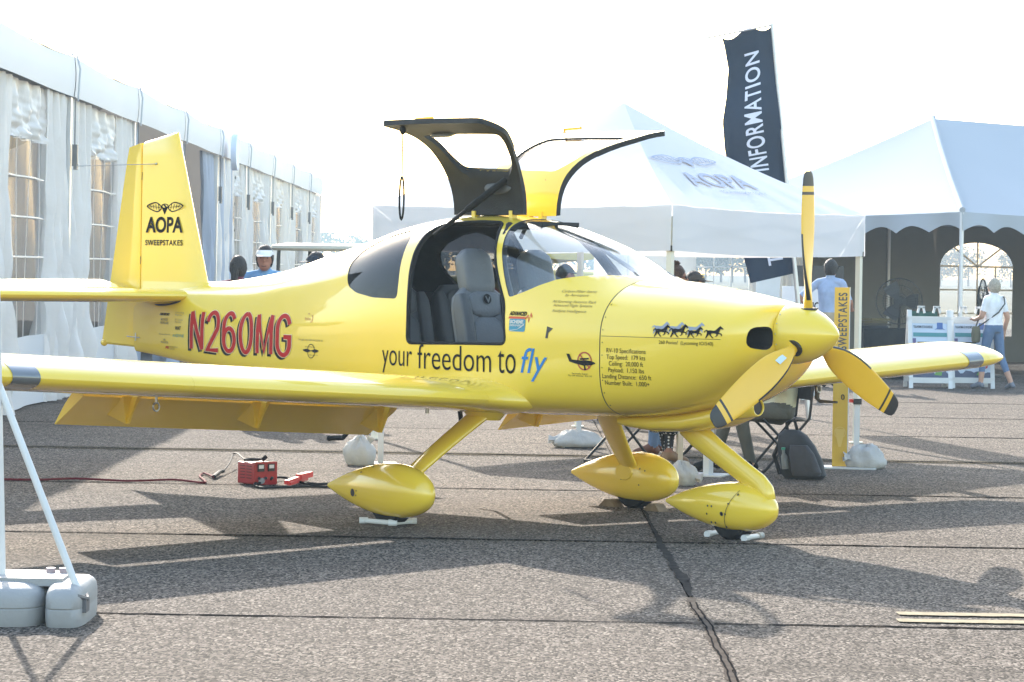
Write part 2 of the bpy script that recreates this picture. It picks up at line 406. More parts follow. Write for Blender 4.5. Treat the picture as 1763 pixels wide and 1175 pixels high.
DWIN = rounded([(-3.06, 1.43), (-3.085, 1.60), (-3.105, 1.74), (-3.06, 1.835), (-2.85, 1.85), (-2.62, 1.845), (-2.52, 1.765), (-2.46, 1.66), (-2.385, 1.54), (-2.33, 1.43)], .05)
DOORP = rounded([(-3.145, 1.13), (-3.155, 1.421), (-3.188, 1.616), (-3.213, 1.753), (-3.222, 1.87), (-3.20, 2.1), (-2.54, 2.1), (-2.515, 1.87), (-2.457, 1.741), (-2.404, 1.659), (-2.323, 1.537), (-2.244, 1.414), (-2.212, 1.152)], .045)
xs = frange(-1.424, -6.98, 120)
fus = loft_solid(FS, xs, 0, YEL)
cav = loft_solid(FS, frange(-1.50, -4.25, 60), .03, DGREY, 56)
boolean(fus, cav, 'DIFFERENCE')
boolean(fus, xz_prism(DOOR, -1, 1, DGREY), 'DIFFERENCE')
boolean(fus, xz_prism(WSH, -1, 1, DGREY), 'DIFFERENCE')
boolean(fus, xz_prism(QWIN, -1, 1, DGREY), 'DIFFERENCE')
fus.name = 'fuselage'; shade(fus.data, True, 40); apart(fus)
# glazing: pieces of a thin shell just under the skin
TINT = glassmat('tinted_acrylic', (.30, .31, .33), .8); CLEAR = glassmat('clear_acrylic', (.93, .95, .95), 1.2)
def shell_piece(name, outline, y0, y1, material, ins0=.004, ins1=.009, edge=None):
    a = loft_solid(FS, frange(-1.43, -4.3, 100), ins0, material); b = loft_solid(FS, frange(-1.40, -4.4, 100), ins1, edge or material)
    boolean(a, b, 'DIFFERENCE'); boolean(a, xz_prism(outline, y0, y1, edge or material), 'INTERSECT'); a.name = name; shade(a.data, True, 40); return a
apart(shell_piece('windshield', WSH, -1, 1, CLEAR))
for s_ in (-1, 1): apart(shell_piece('quarter_window', QWIN, min(s_, s_ * .02), max(s_, s_ * .02), TINT))
# doors: cut from the same shell, hinged up about the roof line
def grow(ol, d):
    cx = sum(p[0] for p in ol) / len(ol); cz = sum(p[1] for p in ol) / len(ol)
    return [(p[0] + (d if p[0] < cx else -d), p[1] + (d if p[1] < cz else -d)) for p in ol]
HY, HZ, DANG = -.12, 1.972, math.radians(-98)
dr = shell_piece('door', grow(DOORP, .006), -1, HY - .01, YEL, 0, .034, DGREY)
boolean(dr, xz_prism(DWIN, -1, 0, DGREY), 'DIFFERENCE'); shade(dr.data, True, 40)
dw = shell_piece('door_window', DWIN, -1, -.02, glassmat('door_acrylic', (.97, .98, .98), .5), .008, .012)
def hinge_mesh(me):
    me.transform(Matrix.Translation((0, HY, HZ)) @ Matrix.Rotation(DANG, 4, 'X') @ Matrix.Translation((0, -HY, -HZ)))
def mirror_copy(me):
    m2 = me.copy(); m2.transform(Matrix.Diagonal((1, -1, 1, 1))); m2.flip_normals(); return m2
hinge_mesh(dr.data); hinge_mesh(dw.data)
def hp(x, y, z):
    return Matrix.Translation((0, HY, HZ)) @ Matrix.Rotation(DANG, 4, 'X') @ Matrix.Translation((0, -HY, -HZ)) @ Vector((x, y, z))
doorparts = []
m = MB(); m.tube([hp(-2.92, -.585, 1.44), hp(-2.92, -.56, 1.40), hp(-2.76, -.56, 1.40), hp(-2.74, -.585, 1.44)], .012, 8); doorparts.append(('door_handle', m, STEEL))
m = MB(); m.tube([hp(-3.02, -.635, 1.33), hp(-3.02, -.66, 1.33), hp(-2.86, -.665, 1.33)], .011, 8); doorparts.append(('outer_handle', m, YEL2))
a, b = hp(-3.09, -.585, 1.20), Vector()
m = MB(); k0 = hp(-2.98, -.58, 1.19); L0 = [k0 + Vector((0, 0, -.02 - .30 * t)) for t in (0, .5, 1)]
m.tube(L0, .0045, 6); c0 = L0[-1]
m.tube([c0 + Vector((0, 0, -.14)) + Vector((.022 * math.sin(t), .0, .14 * math.cos(t))) for t in frange(0, 2 * math.pi * 15 / 16, 16)], .007, 6, closed=True)
m.ell(k0 + Vector((0, 0, -.02)), (.022, .022, .03), 8, 6); doorparts.append(('pull_strap', m, BLK))
m = MB(); q0, q1 = hp(-2.66, -.36, 1.87), Vector((-3.14, -.40, 1.845)); m.tube([q0, q0.lerp(q1, .55)], .024, 10); m.tube([q0.lerp(q1, .5), q1], .014, 10); doorparts.append(('gas_strut', m, BLK))
m = MB(); m.ell(hp(-2.76, -.30, 1.882), (.13, .045, .008), 18, 10, rot=Matrix.Rotation(DANG, 3, 'X')); doorparts.append(('door_recess', m, mat('door_liner', (.05, .05, .052), .35)))
m = MB()
for x in (-3.02, -2.66): m.box((x, HY - .015, HZ + .01), (.03, .05, .06))
doorparts.append(('hinge', m, YEL))
for side in (-1, 1):
    me = dr.data if side < 0 else mirror_copy(dr.data)
    d = dr if side < 0 else place('door', me); d.name = 'door'; apart(d)
    wn = dw if side < 0 else place('door_window', mirror_copy(dw.data)); wn.name = 'window_pane'; apart(wn, d)
    for nm, mb, mt in doorparts:
        if side > 0 and nm == 'pull_strap': continue
        me = mb.mesh(nm, mt)
        if side > 0: me = mirror_copy(me)
        apart(place(nm, me), d)
# door sill trim
for side in (-1, 1):
    m = MB(); ol = [p for p in DOOR]; m.tube([(p[0], side * (max(hw(FS, p[0], p[1]), .05) - .004), p[1]) for p in ol], .011, 6, closed=True)
    apart(m.build('door_seal', BLK))
# ---- cowl
cow = loft_solid(CS, [-.36, -.372, -.386, -.40, -.42, -.44, -.46] + frange(-.485, -1.416, 44), 0, YEL)
for s_ in (-1, 1):
    m = MB(); ol = rounded([(s_ * .175, 1.165), (s_ * .175, 1.315), (s_ * .335, 1.305), (s_ * .345, 1.185)], .06)
    m.prism(ol, lambda p, t: (t, p[0], p[1]), -.62, -.2); me = m.mesh('s', DGREY); c = bpy.data.objects.new('s', me); COL.objects.link(c); boolean(cow, c, 'DIFFERENCE')
cow.name = 'engine_cowl'; shade(cow.data, True, 40); apart(cow)
for s_ in (-1, 1):
    m = MB(); m.box((-.60, s_ * .26, 1.24), (.02, .17, .16)); 
    for k in range(4): m.tube([(-.585, s_ * (.20 + .04 * k), 1.17), (-.585, s_ * (.20 + .04 * k), 1.31)], .012, 6)
    apart(m.build('intake_baffle', mat('engine_metal', (.06, .06, .065), .5, .4)), cow)
m = MB()
CH = [(-.66, .815, .07, .03), (-.69, .805, .12, .07), (-.77, .77, .165, .12), (-.9, .73, .19, .14), (-1.1, .695, .20, .14), (-1.35, .678, .205, .13), (-1.55, .68, .20, .10), (-1.62, .685, .195, .085)]
rgs = []
for x, zc, wy, hz in CH:
    rgs.append([(x, wy * math.copysign(abs(math.cos(a)) ** .7, math.cos(a)), zc + hz * (.55 if math.sin(a) > 0 else .38) * math.copysign(abs(math.sin(a)) ** .7, math.sin(a)) - (.0)) for a in frange(0, 2 * math.pi * 35 / 36, 36)])
m.loft(rgs); ch = apart(m.build('cowl_scoop', YEL), cow)
m = MB(); m.loft([[(x, -.05 + r * math.cos(a), zc + r * math.sin(a)) for a in frange(0, 2 * math.pi * 23 / 24, 24)] for x, r, zc in ((-.85, .062, .785), (-.70, .060, .80), (-.60, .056, .812), (-.575, .053, .815), (-.570, .049, .8155), (-.572, .044, .8155), (-.585, .043, .814))], cap=False)
m.loft([[(x, -.05 + r * math.cos(a), .8145 + r * math.sin(a)) for a in frange(0, 2 * math.pi * 23 / 24, 24)] for x, r in ((-.62, .0435), (-.583, .0435))], 1)
apart(m.build('air_intake', [YEL, BLKP]), cow)
# seams
SEAM = mat('seam', (.05, .045, .02), .8)
m = MB(); m.loft([sring(CS, -1.4165, -.0008), sring(CS, -1.4235, -.0008)], cap=False); apart(m.build('cowl_seam', SEAM))
def on_fus(T): return lambda u, v, off: Vector((u, -(hw(T, u, v) + off), v))
apart(flat_print('cowl_seam', [[(-1.41, 1.2255), (-.56, 1.228), (-.56, 1.231), (-1.41, 1.2285)]], None, on_fus(CS), SEAM, None, .04, .001))
def dots(name, pts, r, fn, material, parent=None, off=.002):
    polys = [[(p[0] + r * math.cos(a), p[1] + r * math.sin(a)) for a in frange(0, 2 * math.pi * 7 / 8, 8)] for p in pts]
    o = apart(flat_print(name, polys, None, fn, material, None, None, off), parent)
    if len(pts) > 1: o['kind'] = 'stuff'
    return o
dots('fastener', [(-.50 + .035 * k, 1.236) for k in range(0)] + [(-1.40, z) for z in frange(.80, 1.42, 9)], .004, on_fus(CS), SEAM)
# vent
apart(flat_print('air_vent', [[(-1.86, 1.20), (-1.85, 1.275), (-1.80, 1.262), (-1.835, 1.235), (-1.84, 1.20)]], None, on_fus(FS), BLKP, None, None, .002))
# ---- spinner + propeller
ZS = 1.268
m = MB(); prof = [(-.355, .180), (-.34, .181), (-.30, .178), (-.25, .168), (-.20, .153), (-.15, .131), (-.10, .101), (-.06, .07), (-.03, .043), (-.012, .022), (-.003, .008)]
m.loft([[(x, r * math.cos(a), ZS + r * math.sin(a)) for a in frange(0, 2 * math.pi * 47 / 48, 48)] for x, r in prof])
spin = apart(m.build('spinner', YEL))
m = MB()
for k in range(18):
    a = 2 * math.pi * k / 18; m.ell((-.338, .1805 * math.cos(a), ZS + .1805 * math.sin(a)), (.004, .004, .004), 6, 4)
apart(m.build('screw', STEEL), spin)
PX = -.235
BL = [(.10, .055, .055, 62), (.17, .060, .056, 54), (.22, .095, .05, 44), (.30, .145, .04, 33), (.42, .180, .03, 24), (.55, .188, .022, 18), (.68, .178, .017, 14), (.80, .158, .013, 12), (.88, .140, .011, 11), (.93, .122, .009, 10), (.96, .098, .008, 10), (.974, .06, .006, 10)]
def blade(ang):
    m = MB(); er = Vector((0, math.sin(ang), math.cos(ang))); et = Vector((0, -math.cos(ang), math.sin(ang))); ex = Vector((1, 0, 0))
    fine = []
    rr = sorted(set([b[0] for b in BL] + [.205, .60, .832, .85, .885, .25, .36, .48, .74]))
    T2 = [(-b[0],) + b[1:] for b in BL]
    rings = []; n = 24
    for r in rr:
        c, th, beta = interp(T2, -r); b = math.radians(beta); cd = et * math.cos(b) + ex * math.sin(b); nd = ex * math.cos(b) - et * math.sin(b)
        sweep = -.03 * max(0, (r - .5)) ** 1.0
        ring = []
        for k in range(n):
            a = 2 * math.pi * k / n
            ring.append(Vector((PX, 0, ZS)) + er * r + cd * (c * .5 * math.cos(a) + sweep) + nd * th * .5 * math.sin(a))
        rings.append(ring)
    m.loft(rings)
    for i in range(len(rr) - 1):
        rm = (rr[i] + rr[i + 1]) / 2
        for k in range(n):
            a = 2 * math.pi * (k + .5) / n; mi = 0
            if rm > .885 or .832 < rm < .85: mi = 1
            if .205 < rm < .60 and math.cos(a) > .80: mi = 1
            m.m[i * n + k] = mi
    m.m[-1] = 1
    return m.build('propeller_blade', [YEL2, BLKP], ang=50)
for k in range(3): 
    b = apart(blade(math.radians(-2) + k * 2 * math.pi / 3))
    a_ = math.radians(-2) + k * 2 * math.pi / 3
    m = MB(); er = Vector((0, math.sin(a_), math.cos(a_))); c = Vector((PX, 0, ZS)); m.tube([c + er * .12, c + er * .158], .056, 20); apart(m.build('blade_hole_shade', BLKP), b)  # black ring painted in for the shade of the spinner hole; no real collar
    if k == 2:
        et = Vector((0, -math.cos(a_), math.sin(a_))); bt = math.radians(47); cd = et * math.cos(bt) + Vector((1, 0, 0)) * math.sin(bt); nd = Vector((1, 0, 0)) * math.cos(bt) - et * math.sin(bt)
        m = MB(); q = c + er * .30 + nd * .024; m.add([q + er * sa * .035 + cd * sb_ * .02 for sa, sb_ in ((-1, -1), (1, -1), (1, 1), (-1, 1))], [(0, 1, 2, 3)]); apart(m.build('blade_sticker', mat('sticker', (.55, .65, .66), .5)), b)
# ---- wings
def airfoil(n=26, tk=.145, cam_=.02):
    up, lo = [], []
    for k in range(n):
        x = .5 * (1 - math.cos(math.pi * k / (n - 1)))
        t = 5 * tk * (.2969 * math.sqrt(x) - .126 * x - .3516 * x * x + .2843 * x ** 3 - .1036 * x ** 4)
        yc = cam_ * (2 * .35 * x - x * x) / .35 ** 2 if x < .35 else cam_ * ((1 - .7) + .7 * x - x * x) / .65 ** 2
        up.append((x, yc + t)); lo.append((x, yc - t))
    return up, lo
UP, LO = airfoil()
CHD, XLE = 1.42, -2.155
def wz(y): return .798 + .0547 * (abs(y) - .65)
def afring(x0, x1, y, side, chord=CHD, xle=XLE, z=None, tks=1.0):
    z0 = wz(y) if z is None else z
    u = [p for p in UP if x0 <= p[0] <= x1]; l = [p for p in LO if x0 <= p[0] <= x1]
    def it(P, x):
        for i in range(len(P) - 1):
            if P[i][0] <= x <= P[i + 1][0]:
                t = (x - P[i][0]) / (P[i + 1][0] - P[i][0] + 1e-9); return (x, P[i][1] + t * (P[i + 1][1] - P[i][1]))
        return P[-1]
    if x1 < 1: u = u + [it(UP, x1)]; l = l + [it(LO, x1)]
    if x0 > 0: u = [it(UP, x0)] + u; l = [it(LO, x0)] + l
    pts = u[::-1] + (l[1:] if x0 == 0 else l)
    return [Vector((xle - chord * p[0], side * y, z0 + chord * p[1] * tks - .02 * p[0])) for p in pts]
def wing(side):
    m = MB(); m.loft([afring(0, .745, y, side) for y in (.50, .62, .9, 1.5, 2.2, 2.9, 3.1)]); 
    m.loft([afring(0, .755, y, side) for y in (3.101, 3.6, 4.1, 4.40)])
    wg = apart(m.build('wing', YEL, ang=30))
    m = MB(); tipst = [(4.401, 1, 0, 1), (4.5, .995, .005, .97), (4.6, .965, .03, .86), (4.68, .915, .075, .70), (4.75, .84, .14, .52), (4.80, .75, .21, .34), (4.83, .64, .29, .18), (4.845, .52, .38, .06)]
    m.loft([afring(0, 1.0, y, side, CHD * c_, XLE - dx, None, tk_) for y, c_, dx, tk_ in tipst]); apart(m.build('wing_tip', YEL, ang=40), wg)
    m = MB(); m.loft([afring(.762, 1.0, y, side) for y in (3.115, 3.7, 4.39)]); apart(m.build('aileron', YEL, ang=30), wg)
    # flap, lowered
    m = MB(); fa = math.radians(36); rings = []
    for y in (.60, .62, 1.4, 2.2, 3.08, 3.10):
        hx_, hz_ = XLE - CHD * .775, wz(y) - .083; ring = []
        for p in [(0, .0), (.02, .045), (.08, .06), (.20, .045), (.355, .006), (.355, 0), (.2, -.012), (.06, -.02), (.015, -.02)]:
            ring.append(Vector((hx_ - p[0] * math.cos(fa) - p[1] * math.sin(fa), side * y, hz_ - p[0] * math.sin(fa) + p[1] * math.cos(fa))))
        rings.append(ring)
    m.loft(rings); fl = apart(m.build('flap', YEL, ang=30), wg)
    for y in (.72, 1.75, 2.75):
        m = MB(); z = wz(y) - .095; x = XLE - CHD * .72
        m.prism([(0, 0), (.22, 0), (.12, -.17), (.09, -.17)], lambda p, t: (x - p[0], side * (y + t), z - p[1] * -1), -.006, .006)
        m.prism([(.06, .0), (.30, -.10), (.115, -.17)], lambda p, t: (x - p[0], side * (y + t * (1 + 6 * (p[1] > -.15))), z + p[1]), -.01, .01)
        apart(m.build('flap_bracket', YEL), wg)
    # landing light lens in the leading edge
    m = MB(); rings = []
    for y in (4.145, 4.19, 4.24, 4.29, 4.325):
        ring = afring(0, .09, y, side); c = Vector((XLE - .07, side * y, wz(y))); rings.append([c + (p - c) * 1.012 + Vector((.004, 0, 0)) for p in ring])
    m.loft(rings, ringclosed=False, cap=False); apart(m.build('landing_light', mat('light_lens', (.16, .165, .17), .12, .3, coat=1.0)), wg)
    m = MB(); c = Vector((XLE - .50, side * 3.0, wz(3.0) - .075)); m.tube([c, c + Vector((0, 0, -.04))], .008, 6)
    m.tube([c + Vector((0, .022 * math.sin(t), -.065 + .025 * math.cos(t))) for t in frange(0, 2 * math.pi * 11 / 12, 12)], .006, 6, closed=True); apart(m.build('tie_down_ring', STEEL), wg)
    # root fairing
    m = MB(); rings = []
    for y, sc_, fx in ((.52, 1.16, .13), (.60, 1.10, .09), (.66, 1.05, .045), (.74, 1.012, .01), (.80, 1.002, .001)):
        rings.append([Vector((p.x + fx * max(0, 1 - (XLE - p.x) / .5), p.y, wz(y) + (p.z - wz(y)) * sc_ + (.0))) for p in afring(0, .745, y, side)])
    m.loft(rings); apart(m.build('wing_root_fairing', YEL, ang=45), wg)
    if side > 0:
        m = MB(); c = Vector((-2.67, 3.0, wz(3) - .07)); m.tube([c, c + Vector((0, 0, -.14)), c + Vector((.03, 0, -.16)), c + Vector((.19, 0, -.16))], [.022, .018, .013, .009], 8); apart(m.build('pitot_tube', mat('pitot', (.10, .085, .06), .5)), wg)
    return wg
for s_ in (-1, 1): wing(s_)
m = MB(); m.tube([Vector((-2.62, -.9, .74)), Vector((-2.62, -.9, .70))], .012, 8); apart(m.build('fuel_drain', STEEL))
# ---- tail
def slab_ring(x0, x1, tk, pt, axis, n=14, rn=True):
    """symmetric section between x0 (front) and x1 (rear), thickness tk, in plane normal to axis at pt"""
    us = [1, .85, .7, .55, .42, .3, .2, .12, .06, .02, 0]
    hf = lambda u: tk * .5 * (math.sqrt(max(0, 1 - (1 - min(u / .38, 1)) ** 2)) if u < .38 else 1 - .18 * (u - .38) / .62)
    out = [(x0 + (x1 - x0) * u, hf(u)) for u in us] + [(x0 + (x1 - x0) * u, -hf(u)) for u in reversed(us[:-1])]
    if axis == 'y': return [Vector((x, pt[0], pt[1] + h)) for x, h in out]
    return [Vector((x, h, pt[1])) for x, h in out]
ZH = 1.385
for s_ in (-1, 1):
    m = MB(); m.loft([slab_ring(-6.17 - .19 * (y - .1) / 1.0 * .95, -6.88, .105, (s_ * y, ZH), 'y', 20) for y in (.04, .5, 1.0, 1.5, 1.74)]); st = apart(m.build('horizontal_stabilizer', YEL))
    m = MB(); m.loft([slab_ring(-6.43, -6.80, tk, (s_ * y, ZH), 'y', 16) for y, tk in ((1.741, .105), (1.80, .09), (1.84, .05), (1.85, .01))]); apart(m.build('stabilizer_tip', YEL), st)
    m = MB(); ea = math.radians(13); rings = []
    for y, c_ in ((.10, .46), (.5, .45), (1.2, .42), (1.74, .40)):
        ring = []
        for p in [(-.02, .0), (0, .035), (.05, .045), (.2, .028), (1, .004), (1, -.004), (.2, -.028), (.05, -.045), (0, -.035)]:
            q = p[0] * c_; ring.append(Vector((-6.90 - q * math.cos(ea) - p[1] * 0, s_ * y, ZH + .004 + q * math.sin(ea) + p[1])))
        rings.append(ring)
    m.loft(rings); apart(m.build('elevator', YEL, ang=25), st)
    # slot in the side where the elevator bearings sit
apart(flat_print('fuselage_slot', [smooth_outline([(-6.62, 1.318), (-6.40, 1.328), (-6.24, 1.352), (-6.26, 1.336), (-6.40, 1.312), (-6.56, 1.305)], 3)], None, lambda u, v, off: Vector((u, -(max(hw(FS, u, v), .02) + off), v)), BLKP, None, .05, .003))
def fx(z): return -6.10 - (z - 1.45) * (.40 / 1.17)
m = MB(); m.loft([slab_ring(fx(z), -6.88 - (z - 1.4) * .03, tk, (0, z + dz), 'z', 20) if dz == 0 else [Vector((p.x, p.y, z + (p.x - fx(z)) * .155)) for p in slab_ring(fx(z), -6.88 - (z - 1.4) * .03, tk, (0, z), 'z', 20)] for z, tk, dz in ((1.36, .13, 0), (1.7, .12, 0), (2.1, .10, 0), (2.45, .085, 0), (2.60, .08, 1), (2.622, .05, 1), (2.630, .012, 1))])
fin = apart(m.build('fin', YEL, ang=40))
def rte(z): return -7.455 + (z - .99) * (.315 / 1.53)
m = MB(); rings = []
for z, tk in ((.975, .02), (.99, .07), (1.4, .108), (1.9, .09), (2.44, .069), (2.556, .062)):
    xh = -6.905 - (max(z, 1.4) - 1.4) * .03; c_ = xh - rte(z)
    rings.append([Vector((xh - u * c_, h * tk, z - (.0 if z < 2.5 else u * c_ * .155) + (u * c_ * .03 if z < 1.0 else 0))) for u, h in ((-.02, 0), (.0, .42), (.08, .5), (.4, .32), (1, .05), (1, -.05), (.4, -.32), (.08, -.5), (0, -.42))])
m.loft(rings); rud = apart(m.build('rudder', YEL, ang=25), fin)
m = MB(); m.ell((-7.43, 0, 1.0), (.035, .025, .028), 12, 8); apart(m.build('tail_light', YEL), fin)
m = MB(); m.loft([slab_ring(-6.0 - k * .05, -6.85, .17 - k * .02, (0, 1.40 + k * .045), 'z', 20) for k in range(3)]); apart(m.build('fin_fairing', YEL), fin)
finy = lambda u, v, off: Vector((u, -(.058 - .022 * (v - 1.4) + off), v))
m = MB(); m.tube([Vector((-6.72, -.045, 2.39)), Vector((-6.9, -.12, 2.385)), Vector((-7.3, -.38, 2.37))], .0028, 6, mi=0); m.ell((-6.72, -.046, 2.39), (.009, .009, .009), 8, 6); apart(m.build('antenna_whisker', STEEL), fin)
for z in (1.62, 2.27): apart(flat_print('hinge_mark', [[(-6.885 - (z - 1.4) * .03, z), (-6.878 - (z - 1.4) * .03, z), (-6.878 - (z - 1.4) * .03, z + .06), (-6.885 - (z - 1.4) * .03, z + .06)]], None, lambda u, v, off: Vector((u, -(.066 - .026 * (v - 1.36)), v)), SEAM), fin)
m = MB(); m.tube([Vector((-7.05, -.055, 1.06)), Vector((-6.85, -.085, 1.055))], .004, 6); m.tube([Vector((-6.92, -.07, 1.03)), Vector((-6.92, -.07, 1.09))], .005, 6); apart(m.build('rudder_cable', STEEL), fin)
# ---- landing gear
def pant(x0, x1, zc, zt, zb, wd, yc, name='wheel_pant'):
    m = MB(); rings = []
    for k, t in enumerate(frange(0, 1, 34)):
        # t from nose to tail, teardrop
        u = .5 * (1 - math.cos(math.pi * t)); a = math.sqrt(max(0, 1 - ((u - .34) / .34) ** 2)) if u < .34 else (1 - ((u - .34) / .66) ** 1.75) * .93 + .07
        a = max(a, .03); x = x0 + (x1 - x0) * u; zm = zc + (0 if u < .34 else (.01 + zc - zc) * 0)
        rings.append([Vector((x, yc + wd * .5 * min(1, a * 1.02) * math.copysign(abs(math.cos(q)) ** .9, math.cos(q)), zc + (zt - zc if math.sin(q) > 0 else zc - zb) * a * math.copysign(abs(math.sin(q)) ** .85, math.sin(q)))) for q in frange(0, 2 * math.pi * 27 / 28, 28)])
    m.loft(rings); return apart(m.build(name, YEL, ang=50))
def tyre(x, y, r=.165, wd=.125):
    m = MB(); prof = [(-.5, .72), (-.48, .90), (-.36, .985), (0, 1.0), (.36, .985), (.48, .90), (.5, .72)]
    m.loft([[Vector((x + r * q * math.cos(a), y + wd * p, r + r * q * math.sin(a) - .004)) for a in frange(0, 2 * math.pi * 31 / 32, 32)] for p, q in prof]); return m.build('tyre', BLK)
TR = 1.118
def screw_dots(parent, yc, wd, pts, r=.006, mt=SEAM):
    for x, z in pts:
        pass
for s_ in (-1, 1):
    p = pant(-2.315, -3.325, .205, .388, .042, .25, s_ * TR); t = tyre(-2.70, s_ * TR); apart(t, p)
    m = MB(); rings = []
    for q in frange(0, 1, 9):
        c = Vector((-2.44, s_ * .52, .745)).lerp(Vector((-2.70, s_ * (TR - .04), .235)), q); chd = .225 - .07 * q; tk = .06
        c.x -= .02 * math.sin(q * math.pi)
        rings.append([c + Vector((chd * (.30 - .5 * (1 - math.cos(a))) + .04, 0, 0)) + Vector((0, .75, .65 * s_)) * (tk * .5 * math.sin(a) * (1 - .3 * .5 * (1 - math.cos(a)))) for a in frange(0, 2 * math.pi * 17 / 18, 18)])
    m.loft(rings); lg = apart(m.build('gear_leg', YEL, ang=60))
    m = MB(); c = Vector((-2.44, s_ * .54, .71)); m.loft([[c + Vector((rx * math.cos(a) - .03, ry * math.sin(a), dz)) for a in frange(0, 2 * math.pi * 15 / 16, 16)] for rx, ry, dz in ((.20, .12, .03), (.16, .09, -.02), (.13, .07, -.05))]); apart(m.build('leg_fairing', YEL), lg)
    m = MB(); c = Vector((-2.695, s_ * (TR - .075), .25)); m.loft([[c + Vector((rx * math.cos(a), s_ * dy, .7 * rx * math.sin(a))) for a in frange(0, 2 * math.pi * 15 / 16, 16)] for rx, dy in ((.13, .03), (.10, -.02), (.075, -.06))]); apart(m.build('pant_fairing', YEL), p)
    def py_(u, v, off, s_=s_): 
        return Vector((u, s_ * TR - .126 * math.sqrt(max(.05, 1 - ((v - .205) / .19) ** 2)) * (1 - max(0, (-2.65 - u) / .66) ** 1.75 * .9) - off, v))
    if s_ < 0:
        ho = dots('axle_hole', [(-2.97, .185)], .026, py_, BLKP, p, .004); dots('fastener', [(-2.93, .17), (-2.925, .20), (-2.90, .32), (-2.80, .36)], .006, py_, SEAM, p, .004)
    else: dots('fastener', [(-2.55, .17), (-2.5, .27), (-2.55, .28), (-2.62, .33), (-2.72, .20)], .006, py_, SEAM, p, .006)
p = pant(-.458, -1.365, .195, .352, .05, .23, 0); apart(tyre(-.80, 0, .15, .115), p)
def pn(u, v, off): return Vector((u, -.116 * math.sqrt(max(.05, 1 - ((v - .195) / .17) ** 2)) * (1 - max(0, (-.77 - u) / .59) ** 1.75 * .9) - off, v))
dots('axle_hole', [(-.80, .16)], .014, pn, BLKP, p, .004)
dots('fastener', [(-.93, .15), (-.92, .20), (-.885, .20), (-.90, .10), (-.865, .10), (-.77, .16), (-.745, .225), (-.68, .285), (-.78, .08)], .007, pn, SEAM, p, .004)
apart(flat_print('pant_seam', [[(-.79 + .11 * t * t, .07 + .24 * t) for t in frange(0, 1, 9)] + [(-.786 + .11 * t * t, .07 + .24 * t) for t in frange(1, 0, 9)]], None, pn, SEAM, None, None, .003), p)
m = MB(); rings = []
NL = [((-1.20, 0, .70), .20, .07), ((-1.10, 0, .615), .17, .07), ((-.95, 0, .53), .15, .068), ((-.75, 0, .425), .14, .068), ((-.60, 0, .345), .14, .075), ((-.535, 0, .29), .13, .08), ((-.51, 0, .245), .10, .075), ((-.52, 0, .21), .06, .05)]
for c, chd, tk in NL:
    c = Vector(c); dr_ = Vector((.55, 0, .83))
    rings.append([c + dr_ * (chd * .5 * math.cos(a)) + Vector((0, tk * .5 * math.sin(a), 0)) for a in frange(0, 2 * math.pi * 19 / 20, 20)])
m.loft(rings); apart(m.build('nose_gear_leg', YEL, ang=60))
for s_ in (-1, 1):
    m = MB(); b = Vector((-3.80, s_ * .45, .73)); m.tube([b, Vector((-3.84, s_ * .53, .50)), Vector((-3.86, s_ * .55, .465)), Vector((-3.99, s_ * .56, .455))], .017, 8); m.ell((-3.99, s_ * .56, .455), (.02, .02, .02), 8, 6); apart(m.build('boarding_step', BLK))
# ---- cabin interior
def seat(x, y, rear=False):
    m = MB()
    def cush(c, d, rot, mi=0, k=5):
        rings = []
        for t in frange(-1, 1, 9):
            s_ = (1 - abs(t) ** 4) ** .25 if abs(t) < 1 else .0; s_ = max(s_, .55)
            rings.append([Vector(c) + rot @ Vector((d[0] * .5 * s_ * math.copysign(abs(math.cos(a)) ** .45, math.cos(a)), d[1] * .5 * s_ * math.copysign(abs(math.sin(a)) ** .45, math.sin(a)), d[2] * .5 * t)) for a in frange(0, 2 * math.pi * 23 / 24, 24)])
        m.loft(rings, mi)
    R = Matrix.Rotation(math.radians(-13), 3, 'Y'); E3 = Matrix.Identity(3)
    cush((x, y, 1.0), (.50, .49, .15), E3)
    c = Vector((x - .27, y, 1.02)); 
    cush(c + R @ Vector((0, 0, .23)), (.13, .44, .54), R)
    cush(c + R @ Vector((.045, -.19, .22)), (.11, .10, .44), R, 1); cush(c + R @ Vector((.045, .19, .22)), (.11, .10, .44), R, 1)
    cush(c + R @ Vector((.055, 0, .15)), (.06, .26, .26), R, 0); cush(c + R @ Vector((.055, 0, .37)), (.06, .27, .17), R, 0)
    if not rear: cush(c + R @ Vector((.01, 0, .585)), (.12, .27, .33), R, 0)
    st = apart(m.build('rear_seat' if rear else 'front_seat', [LEATHER2 if rear else LEATHER, LEATHER2], ang=60))
    if not rear:
        e = c + R @ Vector((.095, 0, .40)); fx_, fy_ = R @ Vector((0, 0, 1)), Vector((0, 1, 0))
        mm = MB(); poly = [(math.cos(a), math.sin(a)) for a in frange(.5, 5.6, 14)] + [(math.cos(a) * .62 + .12, math.sin(a) * .6 - .1) for a in frange(5.2, .9, 12)]
        disc = [(math.cos(a), math.sin(a)) for a in frange(0, 6.0, 20)]; mm.add([e + fy_ * (q[0] * .034) + fx_ * (q[1] * .034) for q in disc], [tuple(range(20))]); em = apart(mm.build('seat_emblem', INK, smooth=False), st)
        mm = MB(); n_ = R @ Vector((.003, 0, 0)); v_ = [(-.75, .35), (-.45, .45), (-.05, -.25), (.35, .6), (.6, .45), (.05, -.75), (-.15, -.75)]; mm.add([e + n_ + fy_ * (-q[0] * .034) + fx_ * (q[1] * .034) for q in v_], [tuple(range(7))]); apart(mm.build('emblem_mark', LEATHER, smooth=False), em)
    return st
for y in (-.28, .28): seat(-2.47, y); seat(-3.30, y, True)
